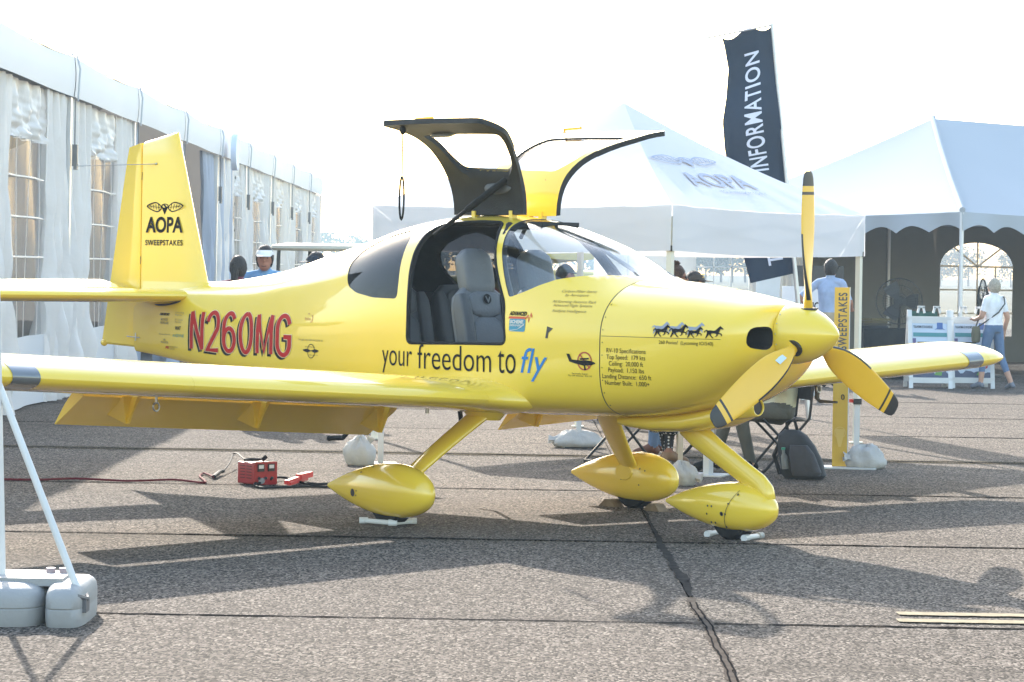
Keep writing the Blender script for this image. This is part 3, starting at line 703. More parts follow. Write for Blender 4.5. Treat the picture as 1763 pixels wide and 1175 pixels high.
m = MB(); m.box((-2.75, 0, .80), (2.0, .84, .06)); m.box((-3.70, 0, 1.15), (.04, .84, .62)); m.box((-2.2, 0, 1.0), (1.3, .12, .3)); apart(m.build('cabin_floor', DGREY))
m = MB(); rgs = []
for x, zt_, zb_ in ((-1.50, 1.53, 1.40), (-1.75, 1.575, 1.25), (-1.95, 1.565, 1.18), (-1.99, 1.54, 1.18)):
    rgs.append([Vector((x, y * min(.53, hw(FS, x, 1.45) - .035), z)) for y, z in ((-1, zb_), (-1, zt_ - .09), (-.8, zt_ - .02), (-.4, zt_), (.4, zt_), (.8, zt_ - .02), (1, zt_ - .09), (1, zb_))])
m.loft(rgs); apart(m.build('instrument_panel', mat('panel_grey', (.10, .10, .105), .7)))
m = MB(); m.tube([Vector((-1.55, 0, 1.57)), Vector((-2.0, 0, 1.78)), Vector((-2.45, 0, 1.92))], .014, 8); apart(m.build('windshield_brace', mat('brace', (.12, .13, .14), .4)))
for s_ in (-1, 1):
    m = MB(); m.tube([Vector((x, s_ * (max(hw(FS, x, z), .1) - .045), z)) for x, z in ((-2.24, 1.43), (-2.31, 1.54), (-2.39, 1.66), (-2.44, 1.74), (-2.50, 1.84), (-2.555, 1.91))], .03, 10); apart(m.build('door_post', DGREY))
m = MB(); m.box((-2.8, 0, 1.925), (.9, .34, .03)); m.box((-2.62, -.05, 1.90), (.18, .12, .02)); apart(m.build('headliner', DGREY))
m = MB(); rgs = []
for x in frange(-2.50, -3.30, 14): rgs.append([Vector((x, y, interp(FS, x)[1] + .0015)) for y in (-.2,)])
# ---- lettering and emblems on the near side
PF, PC = on_fus(FS), on_fus(CS)
def tbox(px0, px1, z0, z1): return (px0, px1, z0, z1)
def letter(name, body, box, fn, material, bold=0.0, shear=0.0, off=.003, spacing=1.0, align='LEFT', parent=None, step=.08, line=1.0):
    return apart(flat_print(name, text_mesh(body, bold, shear, spacing, align, line), box, fn, material, None, step, off), parent)
NB = (-6.02, -4.50, .985, 1.285)
def arc(cx, cy, rx, ry, a0, a1, n=14): return [(cx + rx * math.cos(math.radians(q)), cy + ry * math.sin(math.radians(q))) for q in frange(a0, a1, n)]
GL = {'N': [[(0, 0), (0, 1)], [(0, 1), (1, 0)], [(1, 0), (1, 1)]], 'M': [[(0, 0), (0, 1)], [(0, 1), (.5, .05), (1, 1)], [(1, 1), (1, 0)]],
      '2': [arc(.5, .70, .5, .30, 170, -25) + [(.25, .16), (.0, .0), (1.02, .0)]], '0': [arc(.5, .5, .5, .5, 90, 450, 30)],
      '6': [arc(.5, .30, .5, .30, 90, 450, 26), arc(.5, .66, .5, .34, 35, 180, 12) + [(0, .3)]], 'G': [arc(.5, .68, .5, .32, 20, 180, 12) + arc(.5, .30, .5, .30, 180, 345, 14) + [(1.0, .46), (.52, .46)]]}
def stroke(pts, tx, ty):
    out = []; n = len(pts); L = []; R = []
    for k in range(n):
        a, b = Vector(pts[max(k - 1, 0)]), Vector(pts[min(k + 1, n - 1)]); p = Vector(pts[k])
        d1 = (p - a).normalized() if k > 0 else (b - p).normalized(); d2 = (b - p).normalized() if k < n - 1 else d1
        nn = Vector((-d1.y, d1.x)) + Vector((-d2.y, d2.x)); nn = nn / max(.5, nn.length ** 2 / 2); L.append((p.x + nn.x * tx, p.y + nn.y * ty)); R.append((p.x - nn.x * tx, p.y - nn.y * ty))
    return [[L[k], L[k + 1], R[k + 1], R[k]] for k in range(n - 1)]
def reg(name, dx, dz, t, material, off):
    x = -6.00; h = .275; z0 = 1.0
    for ch, wd_ in (('N', .165), ('2', .16), ('6', .16), ('0', .165), ('M', .20), ('G', .17)):
        P = []
        for st_ in GL[ch]: P += stroke([(x + dx + p[0] * wd_, z0 + dz + p[1] * h) for p in st_], t, t * .62)
        apart(flat_print(name, P, None, PF, material, None, .08, off)); x += wd_ + .088
reg('registration_shadow', -.032, -.018, .027, INK, .0015); reg('registration_outline', 0, 0, .033, CREAM, .003); reg('registration_letter', 0, 0, .026, REDP, .0045)
letter('slogan_word', 'your', (-3.40, -3.09, .928, 1.078), PF, INK, -.006); letter('slogan_word', 'freedom', (-3.035, -2.335, .967, 1.13), PF, INK, -.006); letter('slogan_word', 'to', (-2.275, -2.115, .967, 1.112), PF, INK, -.006)
letter('slogan_word', 'fly', (-2.07, -1.84, .925, 1.135), PF, BLUEINK, 0, .25)
SP = ['RV-10 Specifications', 'Top Speed:  179 kts', 'Ceiling:  20,000 ft', 'Payload:  1,150 lbs', 'Landing Distance:  650 ft', 'Number Built:  1,000+']
letter('specification_lettering', '\n'.join(SP), (-1.398, -1.035, .925, 1.155), PC, INK, 0, 0, .003, 1.0, 'CENTER', None, .08, 1.0)
letter('engine_lettering', '260 Ponies!  (Lycoming IO/540)', (-.975, -.605, 1.185, 1.213), PC, INK, 0, 0, .003)
letter('small_lettering', 'Carbon-Fiber Items\nby Aerosport', (-1.80, -1.56, 1.46, 1.505), PF, mat('faint_ink', (.22, .16, .03), .5), 0, .2, .003, 1, 'CENTER')
letter('small_lettering', 'All Knowing Avionics Rack\nAdvanced Flight Systems', (-1.845, -1.515, 1.395, 1.44), PF, MATS['faint_ink'], 0, .2, .003, 1, 'CENTER')
letter('small_lettering', 'Avidyne Intelligence', (-1.83, -1.56, 1.36, 1.382), PF, MATS['faint_ink'], 0, .2)
letter('sponsor_lettering', 'ADVANCED', (-2.185, -2.035, 1.335, 1.362), PF, INK, .05, .2)
apart(flat_print('sponsor_bar', [[(-2.19, 1.316), (-2.05, 1.316), (-2.045, 1.33), (-2.185, 1.33)], [(-2.05, 1.318), (-2.02, 1.345), (-2.015, 1.305), (-2.0, 1.36), (-1.985, 1.33), (-1.99, 1.322), (-2.0, 1.345), (-2.013, 1.29), (-2.024, 1.33), (-2.045, 1.31)]], None, PF, mat('orange_red', (.60, .08, .02), .5), None, None, .003))
apart(flat_print('sponsor_panel', [rounded([(-2.18, 1.235), (-2.04, 1.235), (-2.04, 1.315), (-2.18, 1.315)], .015)], None, PF, mat('teal_blue', (.04, .25, .38), .4), None, None, .0022))
letter('sponsor_lettering', 'SCHEME', (-2.172, -2.055, 1.285, 1.308), PF, WHITEP, .05, .15, .0045); letter('sponsor_lettering', 'DESIGNERS', (-2.172, -2.07, 1.268, 1.28), PF, WHITEP, .03, .15, .0045)
apart(flat_print('sponsor_swoosh', [[(-2.17, 1.243), (-2.10, 1.25), (-2.05, 1.275), (-2.045, 1.29), (-2.07, 1.262), (-2.11, 1.247), (-2.17, 1.238)]], None, PF, WHITEP, None, None, .0045))
letter('small_lettering', "I've got my own account at", (-4.42, -4.10, 1.105, 1.128), PF, MATS['faint_ink'], 0, .1)
def ring_poly(cx, cz, r, t, a0=0, a1=2 * math.pi, n=26): return [[(cx + (r if k < 2 else r - t) * math.cos(q), cz + (r if k < 2 else r - t) * math.sin(q)) for k, q in ((0, frange(a0, a1, n)[i]), (1, frange(a0, a1, n)[i + 1]), (2, frange(a0, a1, n)[i + 1]), (3, frange(a0, a1, n)[i]))] for i in range(n - 1)]
apart(flat_print('propeller_emblem', ring_poly(-4.25, 1.04, .05, .005) + [smooth_outline([(-4.36, 1.045), (-4.30, 1.055), (-4.25, 1.045), (-4.20, 1.055), (-4.15, 1.045), (-4.20, 1.03), (-4.25, 1.04), (-4.30, 1.03)], 3)], None, PF, INK, None, .05, .003))
letter('small_lettering', 'Aircraft Spruce', (-4.33, -4.20, 1.063, 1.073), PF, INK); letter('small_lettering', '& Specialty Co', (-4.28, -4.16, 1.008, 1.018), PF, INK)
letter('small_lettering', 'RotoLites', (-4.345, -4.27, 1.252, 1.272), PF, mat('rust_ink', (.40, .10, .03), .5)); apart(flat_print('small_emblem', ring_poly(-4.27, 1.265, .028, .005, -1.6, 1.2, 10) + ring_poly(-4.30, 1.29, .012, .004, 0, 3, 8), None, PF, MATS['rust_ink'], None, None, .003))
PT = lambda u, v, off: Vector((u, -(max(hw(FS, u, v), .02) + off), v))
letter('tail_sponsor_lettering', 'WAT', (-6.26, -6.17, 1.13, 1.16), PT, INK, .03, .2); letter('tail_sponsor_lettering', 'AVIDYNE', (-6.30, -6.12, 1.078, 1.10), PT, mat('teal_ink', (.08, .28, .22), .5), .01, .15)
letter('tail_sponsor_lettering', 'PS', (-6.42, -6.36, .985, 1.005), PT, REDP, .06, .2); letter('tail_sponsor_lettering', 'ENGINEERING\nSUPPORT', (-6.35, -6.22, .98, 1.007), PT, MATS['faint_ink'])
letter('tail_sponsor_lettering', 'AEROSPORT', (-6.52, -6.36, 1.235, 1.255), PT, INK, .05); letter('tail_sponsor_lettering', 'McCAULEY\nPROPELLERS', (-6.50, -6.37, 1.17, 1.215), PT, MATS['faint_ink'], .02, 0, .003, 1, 'CENTER')
letter('tail_sponsor_lettering', 'Showplanes', (-6.52, -6.34, 1.085, 1.10), PT, MATS['faint_ink']); letter('tail_sponsor_lettering', 'AIR\nPRODUCTS', (-6.49, -6.37, 1.025, 1.06), PT, MATS['faint_ink'], .03, 0, .003, 1, 'CENTER')
letter('tail_sponsor_lettering', 'Lycoming\nEngines', (-6.27, -6.14, 1.235, 1.27), PT, MATS['faint_ink']); letter('tail_sponsor_lettering', 'JET Center\nMeridian', (-6.27, -6.14, 1.185, 1.215), PT, MATS['faint_ink'])
# no-high-wing emblem
apart(flat_print('prohibited_ring', ring_poly(-1.535, 1.068, .058, .009) + [[(-1.578, 1.108), (-1.572, 1.114), (-1.492, 1.028), (-1.498, 1.022)]], None, PF, mat('ring_red', (.42, .06, .03), .5), None, .06, .003))
apart(flat_print('aircraft_silhouette', [[(-1.68, 1.11), (-1.655, 1.11), (-1.635, 1.075), (-1.56, 1.072), (-1.53, 1.075), (-1.48, 1.07), (-1.455, 1.062), (-1.45, 1.055), (-1.48, 1.045), (-1.54, 1.04), (-1.60, 1.05), (-1.655, 1.062)], [(-1.57, 1.085), (-1.50, 1.09), (-1.50, 1.08), (-1.57, 1.075)], [(-1.54, 1.042), (-1.53, 1.042), (-1.52, 1.015), (-1.535, 1.012)]], None, PF, INK, None, None, .004))
letter('small_lettering', 'Seriously Super\nFly Off Winner  RV-10', (-1.665, -1.48, .968, .995), PF, INK, 0, 0, .003, 1, 'CENTER')
HORSE = [(0, .50), (.03, .58), (.10, .66), (.16, .66), (.20, .60), (.30, .64), (.48, .60), (.58, .64), (.68, .80), (.76, .92), (.79, 1.0), (.82, .93), (.88, .88), (.97, .76), (.96, .70), (.90, .72), (.84, .76), (.80, .66), (.78, .54), (.76, .46), (.88, .40), (.93, .28), (.88, .18), (.85, .20), (.88, .28), (.82, .34), (.72, .36), (.70, .22), (.60, .12), (.57, .14), (.64, .24), (.64, .36), (.50, .40), (.38, .38), (.36, .26), (.46, .10), (.50, .02), (.44, .02), (.30, .24), (.26, .36), (.24, .24), (.16, .10), (.12, .0), (.07, .02), (.12, .20), (.16, .40), (.14, .54), (.09, .58), (.06, .50), (.03, .42)]
for x0, sz, mt, off in ((-1.03, .125, 'ghost', .0025), (-.925, .125, 'ghost', .0025), (-.79, .125, 'ghost', .0025), (-1.02, .125, 'ink', .004), (-.905, .135, 'ink', .004), (-.785, .115, 'ink', .004), (-.665, .125, 'ink', .004)):
    gm = mat('ghost_ink', (.28, .30, .36), .5) if mt == 'ghost' else INK; dz = .018 if mt == 'ghost' else 0
    apart(flat_print('horse_silhouette', [[(x0 + p[0] * sz, 1.234 + dz + p[1] * sz * .62) for p in HORSE]], None, PC, gm, None, None, off))
# fin emblem
def wing_emblem(fn, cx, cz, wdt, hgt, material, parent_fn, t=.10):
    P = []
    for s_ in (-1, 1):
        ol = smooth_outline([(.18, -.05), (.45, -.30), (1.0, .15), (.55, .48), (.25, .25)], 4); n = len(ol); c = (.5, .08)
        inn = [(c[0] + (p[0] - c[0]) * .84, c[1] + (p[1] - c[1]) * .78) for p in ol]
        for i in range(n): P.append([(s_ * q[0], q[1]) for q in (ol[i], ol[(i + 1) % n], inn[(i + 1) % n], inn[i])])
        for k in range(4): 
            x = .30 + k * .14; P.append([(s_ * x, -.16 + .06 * k), (s_ * (x + .03), -.15 + .06 * k), (s_ * (x + .08), .32 - .02 * k), (s_ * (x + .05), .33 - .02 * k)])
        P.append([(s_ * .25, .04), (s_ * .85, .14), (s_ * .85, .17), (s_ * .25, .08)])
    P += ring_poly(0, .15, .20, .06, 0, 2 * math.pi, 16); P.append([(-.17, .05), (.17, .05), (0, -.5)]); P.append([(-.1, .25), (.0, .28), (.14, .05), (.05, .0)])
    return flat_print('wing_emblem', [[(cx + p[0] * wdt / 2, cz + p[1] * hgt) for p in poly] for poly in P], None, fn, material, None, None, .004)
FN = lambda u, v, off: Vector((u, -(.0655 - .026 * (v - 1.36) + off), v))
apart(wing_emblem(FN, -6.595, 2.05, .47, .10, INK, None), fin)
letter('fin_lettering', 'AOPA', (-6.83, -6.36, 1.862, 1.985), FN, INK, .03, 0, .004, 1, 'LEFT', fin, None)
letter('fin_lettering', 'SWEEPSTAKES', (-6.83, -6.355, 1.765, 1.808), FN, INK, .02, 0, .004, 1.1, 'LEFT', fin, None)

# ================================================================== TENTS
def grid(m, P, nu, nv, mi=0):
    o = len(m.v)
    for i in range(nu + 1):
        for j in range(nv + 1): m.v.append(tuple(P(i / nu, j / nv)))
    for i in range(nu):
        for j in range(nv):
            a = o + i * (nv + 1) + j; m.f.append((a, a + nv + 1, a + nv + 2, a + 1)); m.m.append(mi)
FASC = mat('tent_fascia', (.84, .83, .82), .8, var=.02, vscale=.7, spec=.1, transl=.06, bump=.08, bscale=3)
CURT = mat('tent_curtain', (.92, .885, .85), .45, var=.03, vscale=1.2, spec=.4, transl=.30, bump=1.0, bscale=5)
CURTB = mat('tent_drape_blue', (.47, .51, .60), .8, var=.06, vscale=1.2, transl=.15)
ROOF = mat('tent_roof', (.55, .55, .56), .7)
VINYL = glassmat('clear_vinyl', (.86, .88, .90), .35, .15, .16)
ALU = mat('aluminium', (.62, .62, .63), .45, .6)
SKIRT = mat('tent_skirt', (.80, .80, .80), .8, transl=.2)
bt = thing('marquee_tent', 'long white frame marquee with clear window walls and open drapes', 'tent', (-5.41, 50, 0))
BX, BY = -5.41, 50.0
def tp(x, y, z): return (x - BX, y - BY, z)
COLS = [25.6, 27.6, 33.1, 38.7, 44.2, 49.6, 54.9, 60.5, 65.8, 71.4, 76.4]
WX, EZ, FZ, RZ, WID = -5.41, 4.11, 3.62, 6.4, 10.0
def tentpart(m, name, mt, smooth=True, parent=None, fix=False):
    return m.build(name, mt, parent or bt, smooth, 60, fix=fix)
m = MB(); grid(m, lambda u, v: tp(WX - .02 - v * WID / 2, COLS[0] + u * (COLS[-1] - COLS[0]), EZ + .02 + (RZ - EZ) * v), 24, 4); grid(m, lambda u, v: tp(WX - WID + v * WID / 2, COLS[0] + u * (COLS[-1] - COLS[0]), EZ + (RZ - EZ) * v), 24, 4); tentpart(m, 'roof', ROOF)
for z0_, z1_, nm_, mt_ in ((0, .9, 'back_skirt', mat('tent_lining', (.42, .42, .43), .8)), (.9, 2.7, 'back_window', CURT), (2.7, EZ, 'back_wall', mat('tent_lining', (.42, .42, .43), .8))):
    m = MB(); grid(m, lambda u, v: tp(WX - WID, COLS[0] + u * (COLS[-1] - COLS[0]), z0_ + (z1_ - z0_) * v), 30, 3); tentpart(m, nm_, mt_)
for yy in (COLS[0], COLS[-1]):
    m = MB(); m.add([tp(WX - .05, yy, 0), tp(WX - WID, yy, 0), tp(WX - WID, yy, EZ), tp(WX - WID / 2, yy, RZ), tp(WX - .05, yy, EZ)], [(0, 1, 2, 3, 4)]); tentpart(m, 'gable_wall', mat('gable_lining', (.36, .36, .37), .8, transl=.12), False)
m = MB(); m.add([tp(WX - .1, COLS[0], .01), tp(WX - .1, COLS[-1], .01), tp(WX - WID, COLS[-1], .01), tp(WX - WID, COLS[0], .01)], [(0, 1, 2, 3)]); tentpart(m, 'floor', mat('tent_floor', (.16, .15, .145), .8), False)
def curtain(y0, y1, z0, z1, x, amp, folds, seed, taper=0.0, mt=CURT, name='wall_curtain', gather=0.0):
    rnd = random.Random(seed); ph = [rnd.uniform(0, 6.28) for _ in range(4)]; m = MB()
    def P(u, v):
        s = 1 - v; g = 1 - gather * math.sin(math.pi * min(1, s * .8)) ** 1
        y = y0 + (y1 - y0) * (u * g if gather >= 0 else 1 - (1 - u) * (1 + gather * math.sin(math.pi * min(1, s * .8))))
        a = amp * (.35 + .65 * s) * (math.sin(u * folds * 6.283 + ph[0] + s * 1.3) + .5 * math.sin(u * folds * 11 + ph[1] - s * 4) + .45 * math.sin(s * 17 + u * 9 + ph[2]) * s + .22 * math.sin(s * 41 - u * 23 + ph[3]) * s + .18 * math.sin(u * folds * 29 + s * 7))
        return tp(x + a, y + .05 * math.sin(s * 6 + ph[3]) * (u - .5), z0 + (z1 - z0) * v)
    grid(m, P, int(24 + folds * 10), 40); return tentpart(m, name, mt)
for i in range(len(COLS) - 1):
    y0, y1 = COLS[i], COLS[i + 1]; L = y1 - y0
    # fascia panel of this bay
    m = MB(); grid(m, lambda u, v: tp(WX + .10 + .02 * math.sin(math.pi * v) + .015 * math.sin(u * 6.28), y0 + .03 + (L - .06) * u, FZ + (EZ - FZ) * v - .05 * math.sin(math.pi * u) * v), 12, 5); grid(m, lambda u, v: tp(WX + .10 - v * .14, y0 + .03 + (L - .06) * u, EZ - .05 * math.sin(math.pi * u) + .015 * v), 12, 2); tentpart(m, 'fascia_panel', FASC)
    m = MB(); m.box(tp(WX + .03, y0, FZ / 2), (.09, .12, FZ)); po = tentpart(m, 'post', ALU, False, None, True)
    m = MB(); m.tube([tp(WX + .15, y0, FZ - .05), tp(WX + .17, y0, EZ - .15), tp(WX + .13, y0, EZ + .01), tp(WX + .05, y0, EZ + .03)], .013, 6); tentpart(m, 'strap', mat('strap', (.50, .51, .53), .7), True, None, True)
    if i >= 1:
        m = MB(); m.box(tp(WX + .12, y0 + .02, 2.92), (.06, .07, .26)); m.box(tp(WX + .13, y0 + .02, 2.78), (.04, .11, .07)); m.tube([tp(WX + .12, y0, 3.05), tp(WX + .12, y0 - .02, FZ)], .008, 5); tentpart(m, 'post_fixture', mat('fixture_grey', (.16, .16, .16), .5), False, None, True)  # small dark equipment box hung on the post
    if i in (3, 4):      # open bays with drapes tied back
        curtain(y0 + .1, y0 + L * .22, .05, FZ, WX - .05, .09, 3, i * 7, mt=CURTB, name='drape', gather=.35)
        curtain(y1 - L * .32, y1 - .1, .05, FZ, WX - .02, .10, 3.5, i * 7 + 1, mt=CURTB, name='drape', gather=-.35)
        continue
    if i == 5:
        curtain(y0 + .15, y0 + L * .55, .05, FZ, WX + .03, .05, 2, 99, mt=CURTB, name='drape')
        m = MB()
        for z in frange(.8, 3.3, 6): m.ell(tp(WX + .12, y0 + L * .50, z), (.01, .035, .035), 8, 6)
        tentpart(m, 'grommet', mat('grommet', (.06, .06, .06), .5), True, None, True)
    w0, w1 = y0 + L * (.30 if i != 5 else .62), y0 + L * (.72 if i != 5 else .86)
    curtain(y0 + .08, w0, .02, FZ, WX, .12, 4, i * 5 + 2)
    curtain(w1, y1 - .08, .02, FZ, WX, .12, 4, i * 5 + 3)
    curtain(w0 - .05, w1 + .05, 2.98, FZ, WX - .01, .07, 3.5, i * 5 + 4, name='top_band')
    m = MB(); grid(m, lambda u, v: tp(WX + .03 + .03 * math.sin(u * 7), w0 - .05 + (w1 - w0 + .1) * u, .02 + .78 * v), 10, 3); tentpart(m, 'skirt', SKIRT)
    m = MB(); grid(m, lambda u, v: tp(WX + .03 * math.sin(u * 8 + v * 3 + i), w0 + (w1 - w0) * u, .80 + 2.2 * v), 12, 12); wp = tentpart(m, 'window_pane', VINYL)
    for k in range(1, 5):
        m = MB(); z = .8 + 2.2 * k / 5; m.tube([tp(WX + .04 + .03 * math.sin(u * 8 + k * .6 + i), w0 + (w1 - w0) * u, z) for u in frange(0, 1, 9)], .013, 5); tentpart(m, 'muntin', CURT, True, wp, True)
    for k in range(1, 4):
        m = MB(); y = w0 + (w1 - w0) * k / 4; m.tube([tp(WX + .04 + .03 * math.sin(k * 2 + z), y, z) for z in frange(.8, 3.0, 7)], .006, 4); tentpart(m, 'muntin', CURT, True, wp, True)
m = MB(); m.box(tp(WX + .03, COLS[-1], FZ / 2), (.09, .12, FZ)); tentpart(m, 'post', ALU, False, None, True)
m = MB(); c = tp(WX + .30, 50.4, 3.72); m.loft([[Vector(c) + Vector((dx, .35 * math.cos(a), .35 * math.sin(a))) for a in frange(0, 2 * math.pi * 23 / 24, 24)] for dx in (-.05, .05)]); tentpart(m, 'round_sign', mat('pale_blue', (.62, .68, .80), .6), True, None, True)

# ---- pop-up canopy
CN, CRt, CLf = Vector((1.39, 24, 0)), Vector((3.42, 26.715, 0)), Vector((-1.325, 26.03, 0)); CB = CRt + CLf - CN; CC = (CRt + CLf) / 2
EVZ, VBZ, PKZ = 2.218, 1.817, 3.25
can = thing('pop_up_canopy', 'white square pop-up canopy with pointed roof and grey winged emblem', 'canopy', CC)
CANF = mat('canopy_fabric', (.76, .755, .78), .8, var=.02, vscale=1.0, spec=.1, transl=.30, bump=.12, bscale=4)
corners = [CN, CRt, CB, CLf]
for k in range(4):
    A_, B_ = corners[k], corners[(k + 1) % 4]; pk = CC.copy()
    def PR(u, v, A_=A_, B_=B_):
        e = A_.lerp(B_, u); p = e.lerp(pk, v); sag = -.06 * math.sin(math.pi * v) * (1 - .4 * math.sin(math.pi * u)) - .02 * math.sin(math.pi * u) * (1 - v) + .006 * math.sin(u * 40) * (1 - v) ** 3
        return (p.x - CC.x, p.y - CC.y, EVZ + (PKZ - EVZ) * v + sag)
    m = MB(); grid(m, PR, 24, 20); m.build('roof_panel', CANF, can, True, 60, fix=False)
    def PV(u, v, A_=A_, B_=B_):
        e = A_.lerp(B_, u); n_ = Vector(((B_ - A_).y, -(B_ - A_).x, 0)).normalized() * (.008 + .012 * (1 - v) * math.sin(u * 17 + k))
        return (e.x - CC.x + n_.x, e.y - CC.y + n_.y, VBZ + (EVZ - VBZ) * v - .03 * math.sin(math.pi * u))
    m = MB(); grid(m, PV, 24, 5); m.build('valance', CANF, can, True, 60, fix=False)
    c = A_ + (CC - A_).normalized() * .05 - CC; m = MB(); m.box((c.x, c.y, 1.06), (.05, .05, 2.12), rot=Matrix.Rotation(math.atan2(2.715, 2.03), 3, 'Z')); m.box((c.x, c.y, .008), (.12, .12, .012)); lg = m.build('leg', mat('cream_post', (.70, .66, .55), .5), can, False)
    if k in (0, 1): m = MB(); m.box((c.x * 1.012, c.y * 1.012, VBZ + .02), (.03, .03, .05)); m.build('leg_latch', BLKP, lg, False)
    m = MB(); a, b = A_ - CC, B_ - CC
    for t0, z0, t1, z1 in ((0, 2.1, .5, 1.9), (.5, 1.9, 1, 2.1), (0, 1.9, .5, 2.1), (.5, 2.1, 1, 1.9)):
        p, q = a.lerp(b, t0) * .975, a.lerp(b, t1) * .975; m.bar((p.x, p.y, z0), (q.x, q.y, z1), .02, .03)
    m.build('truss', ALU, can, False)
# emblem on the canopy's roof face
U_ = (CRt - CN).normalized(); mid = (CN + CRt) / 2; V_ = Vector((CC.x - mid.x, CC.y - mid.y, PKZ - EVZ)); LV = V_.length; V_.normalize(); NF = U_.cross(V_); NF = NF if NF.z > 0 else -NF
def roof_fn(u, v, off):
    t = v / LV; tu = u / (CRt - CN).length
    uu = tu if t < .98 else .5
    sag = -.06 * math.sin(math.pi * t) * (1 - .4 * math.sin(math.pi * uu)) - .02 * math.sin(math.pi * uu) * (1 - t)
    p = CN + U_ * u + V_ * v; return Vector((p.x - CC.x, p.y - CC.y, EVZ + (PKZ - EVZ) * t + sag)) + NF * (.012 + off)
GREYINK = mat('grey_ink', (.30, .33, .42), .7)
e = wing_emblem(roof_fn, 1.42, .93, 1.10, .20, GREYINK, None); e.parent = can
o = flat_print('canopy_lettering', text_mesh('AOPA', .02), (.95, 2.05, .45, .71), roof_fn, GREYINK, can, .1, .002)
o = flat_print('canopy_lettering', text_mesh('YOUR FREEDOM TO FLY', 0), (1.25, 2.05, .33, .38), roof_fn, GREYINK, can, .1, .002)

# ---- second frame tent, right
C0_, E1, E2 = Vector((7.03, 43, 0)), Vector((-.68, .733, 0)), Vector((.733, .68, 0)); LW, LL = 6.0, 11.0
rt = thing('frame_tent', 'large white hip-roof tent with scalloped valance and arched window wall', 'tent', C0_)
def rp(a, b, z): p = E1 * a + E2 * b; return (p.x, p.y, z)
RF = mat('tent_roof_white', (.43, .455, .49), .85, spec=.1, var=.02, vscale=.5, transl=.10, bump=.1, bscale=2.5)
RE, RB, RPK = 2.66, 2.36, 4.36
def hip(P0, P1, Q0, Q1, name='roof_panel', n=20):
    def P(u, v):
        a = Vector(P0).lerp(Vector(P1), u); b = Vector(Q0).lerp(Vector(Q1), u); p = a.lerp(b, v); p.z += -.16 * math.sin(math.pi * v) * .6 - .06 * math.sin(math.pi * u) * (1 - v) + .012 * math.sin(u * 60) * (1 - v) ** 6 * (abs(u - .5) * 2) ** 4; return p
    m = MB(); grid(m, P, n, 12); m.build(name, RF, rt, True, 60, fix=False)
k0, k1 = rp(3, 3, RPK), rp(3, LL - 3, RPK)
hip(rp(LW, 0, RE), rp(0, 0, RE), k0, k0); hip(rp(0, 0, RE), rp(0, LL, RE), k0, k1); hip(rp(LW, LL, RE), rp(LW, 0, RE), k1, k0); hip(rp(0, LL, RE), rp(LW, LL, RE), k1, k1)
m = MB(); m.tube([rp(0, 0, RE + .03), Vector(rp(0, 0, RE)).lerp(Vector(k0), .35) + Vector((0, 0, -.05)), Vector(rp(0, 0, RE)).lerp(Vector(k0), .7) + Vector((0, 0, -.05)), Vector(k0) + Vector((0, 0, .02))], .05, 8); m.build('hip_seam', RF, rt)
def valance(p0, p1, n):
    d = Vector(p1) - Vector(p0); m = MB(); K = n * 10
    top, bot = [], []
    for i in range(K + 1):
        u = i / K; p = Vector(p0) + d * u; nn = Vector((d.y, -d.x, 0)).normalized() * (.02 + .03 * math.sin(u * n * 3.14))
        top.append(p + Vector((0, 0, RE - p.z - .06 * math.sin(math.pi * u)))); sc_ = abs(math.sin(u * n * math.pi)); bot.append(p + nn + Vector((0, 0, RB - p.z - .06 * math.sin(math.pi * u) + .11 * sc_)))
    m.loft([top, bot], ringclosed=False, cap=False); m.build('valance', RF, rt, True, 60, fix=False)
valance(rp(0, 0, 0), rp(LW, 0, 0), 9); valance(rp(0, 0, 0), rp(0, LL, 0), 14)
for a, b in ((.03, .03), (LW - .03, .03), (.03, LL / 2), (.03, LL - .1), (LW - .03, LL / 2)):
    m = MB(); m.tube([rp(a, b, 0), rp(a, b, RE)], .035, 10); m.build('post', ALU, rt)
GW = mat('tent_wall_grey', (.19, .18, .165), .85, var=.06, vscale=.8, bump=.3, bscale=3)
# rear wall with an arched window cut out
wl = MB(); YA, YB = 1.9, LL; wc, ww, wz0, wz1 = 8.2, 1.13, .5, 1.85
def rw(b, z): return rp(LW, b, z)
arch = [(wc - ww, wz0), (wc - ww, wz1)] + [(wc - ww * math.cos(t), wz1 + .46 * math.sin(t)) for t in frange(.12, math.pi - .12, 15)] + [(wc + ww, wz1), (wc + ww, wz0)]
n = len(arch)
ou = []
for q in arch:
    s_ = (q[0] - wc) / ww; ou.append((wc + s_ * 1.25 if q[1] <= wz1 + .001 else wc + (q[0] - wc) * 1.25, RE if q[1] > wz1 + .001 else q[1]))
o0 = [(max(YA, p[0]), p[1]) for p in ou]
wl.loft([[rw(*p) for p in arch], [rw(*p) for p in o0]], ringclosed=False, cap=False)
bx0, bx1 = o0[0][0], o0[-1][0]; zt_ = wz1
wl.add([rw(YA, 0), rw(bx0, 0), rw(bx0, RE), rw(YA, RE)], [(0, 1, 2, 3)]); wl.add([rw(bx1, 0), rw(YB, 0), rw(YB, RE), rw(bx1, RE)], [(0, 1, 2, 3)])
wl.add([rw(bx0, 0), rw(bx1, 0), rw(bx1, wz0), rw(bx0, wz0)], [(0, 1, 2, 3)])
wl.add([rw(bx0, wz1), rw(bx0, RE), rw(o0[2][0], RE)], [(0, 1, 2)]); wl.add([rw(bx1, wz1), rw(bx1, RE), rw(o0[-3][0], RE)], [(0, 1, 2)])
wl.build('rear_wall', GW, rt, False, fix=False)
m = MB(); grid(m, lambda u, v: rp(LW * u, LL, RE * v), 10, 4); m.build('side_wall', GW, rt, False, fix=False)
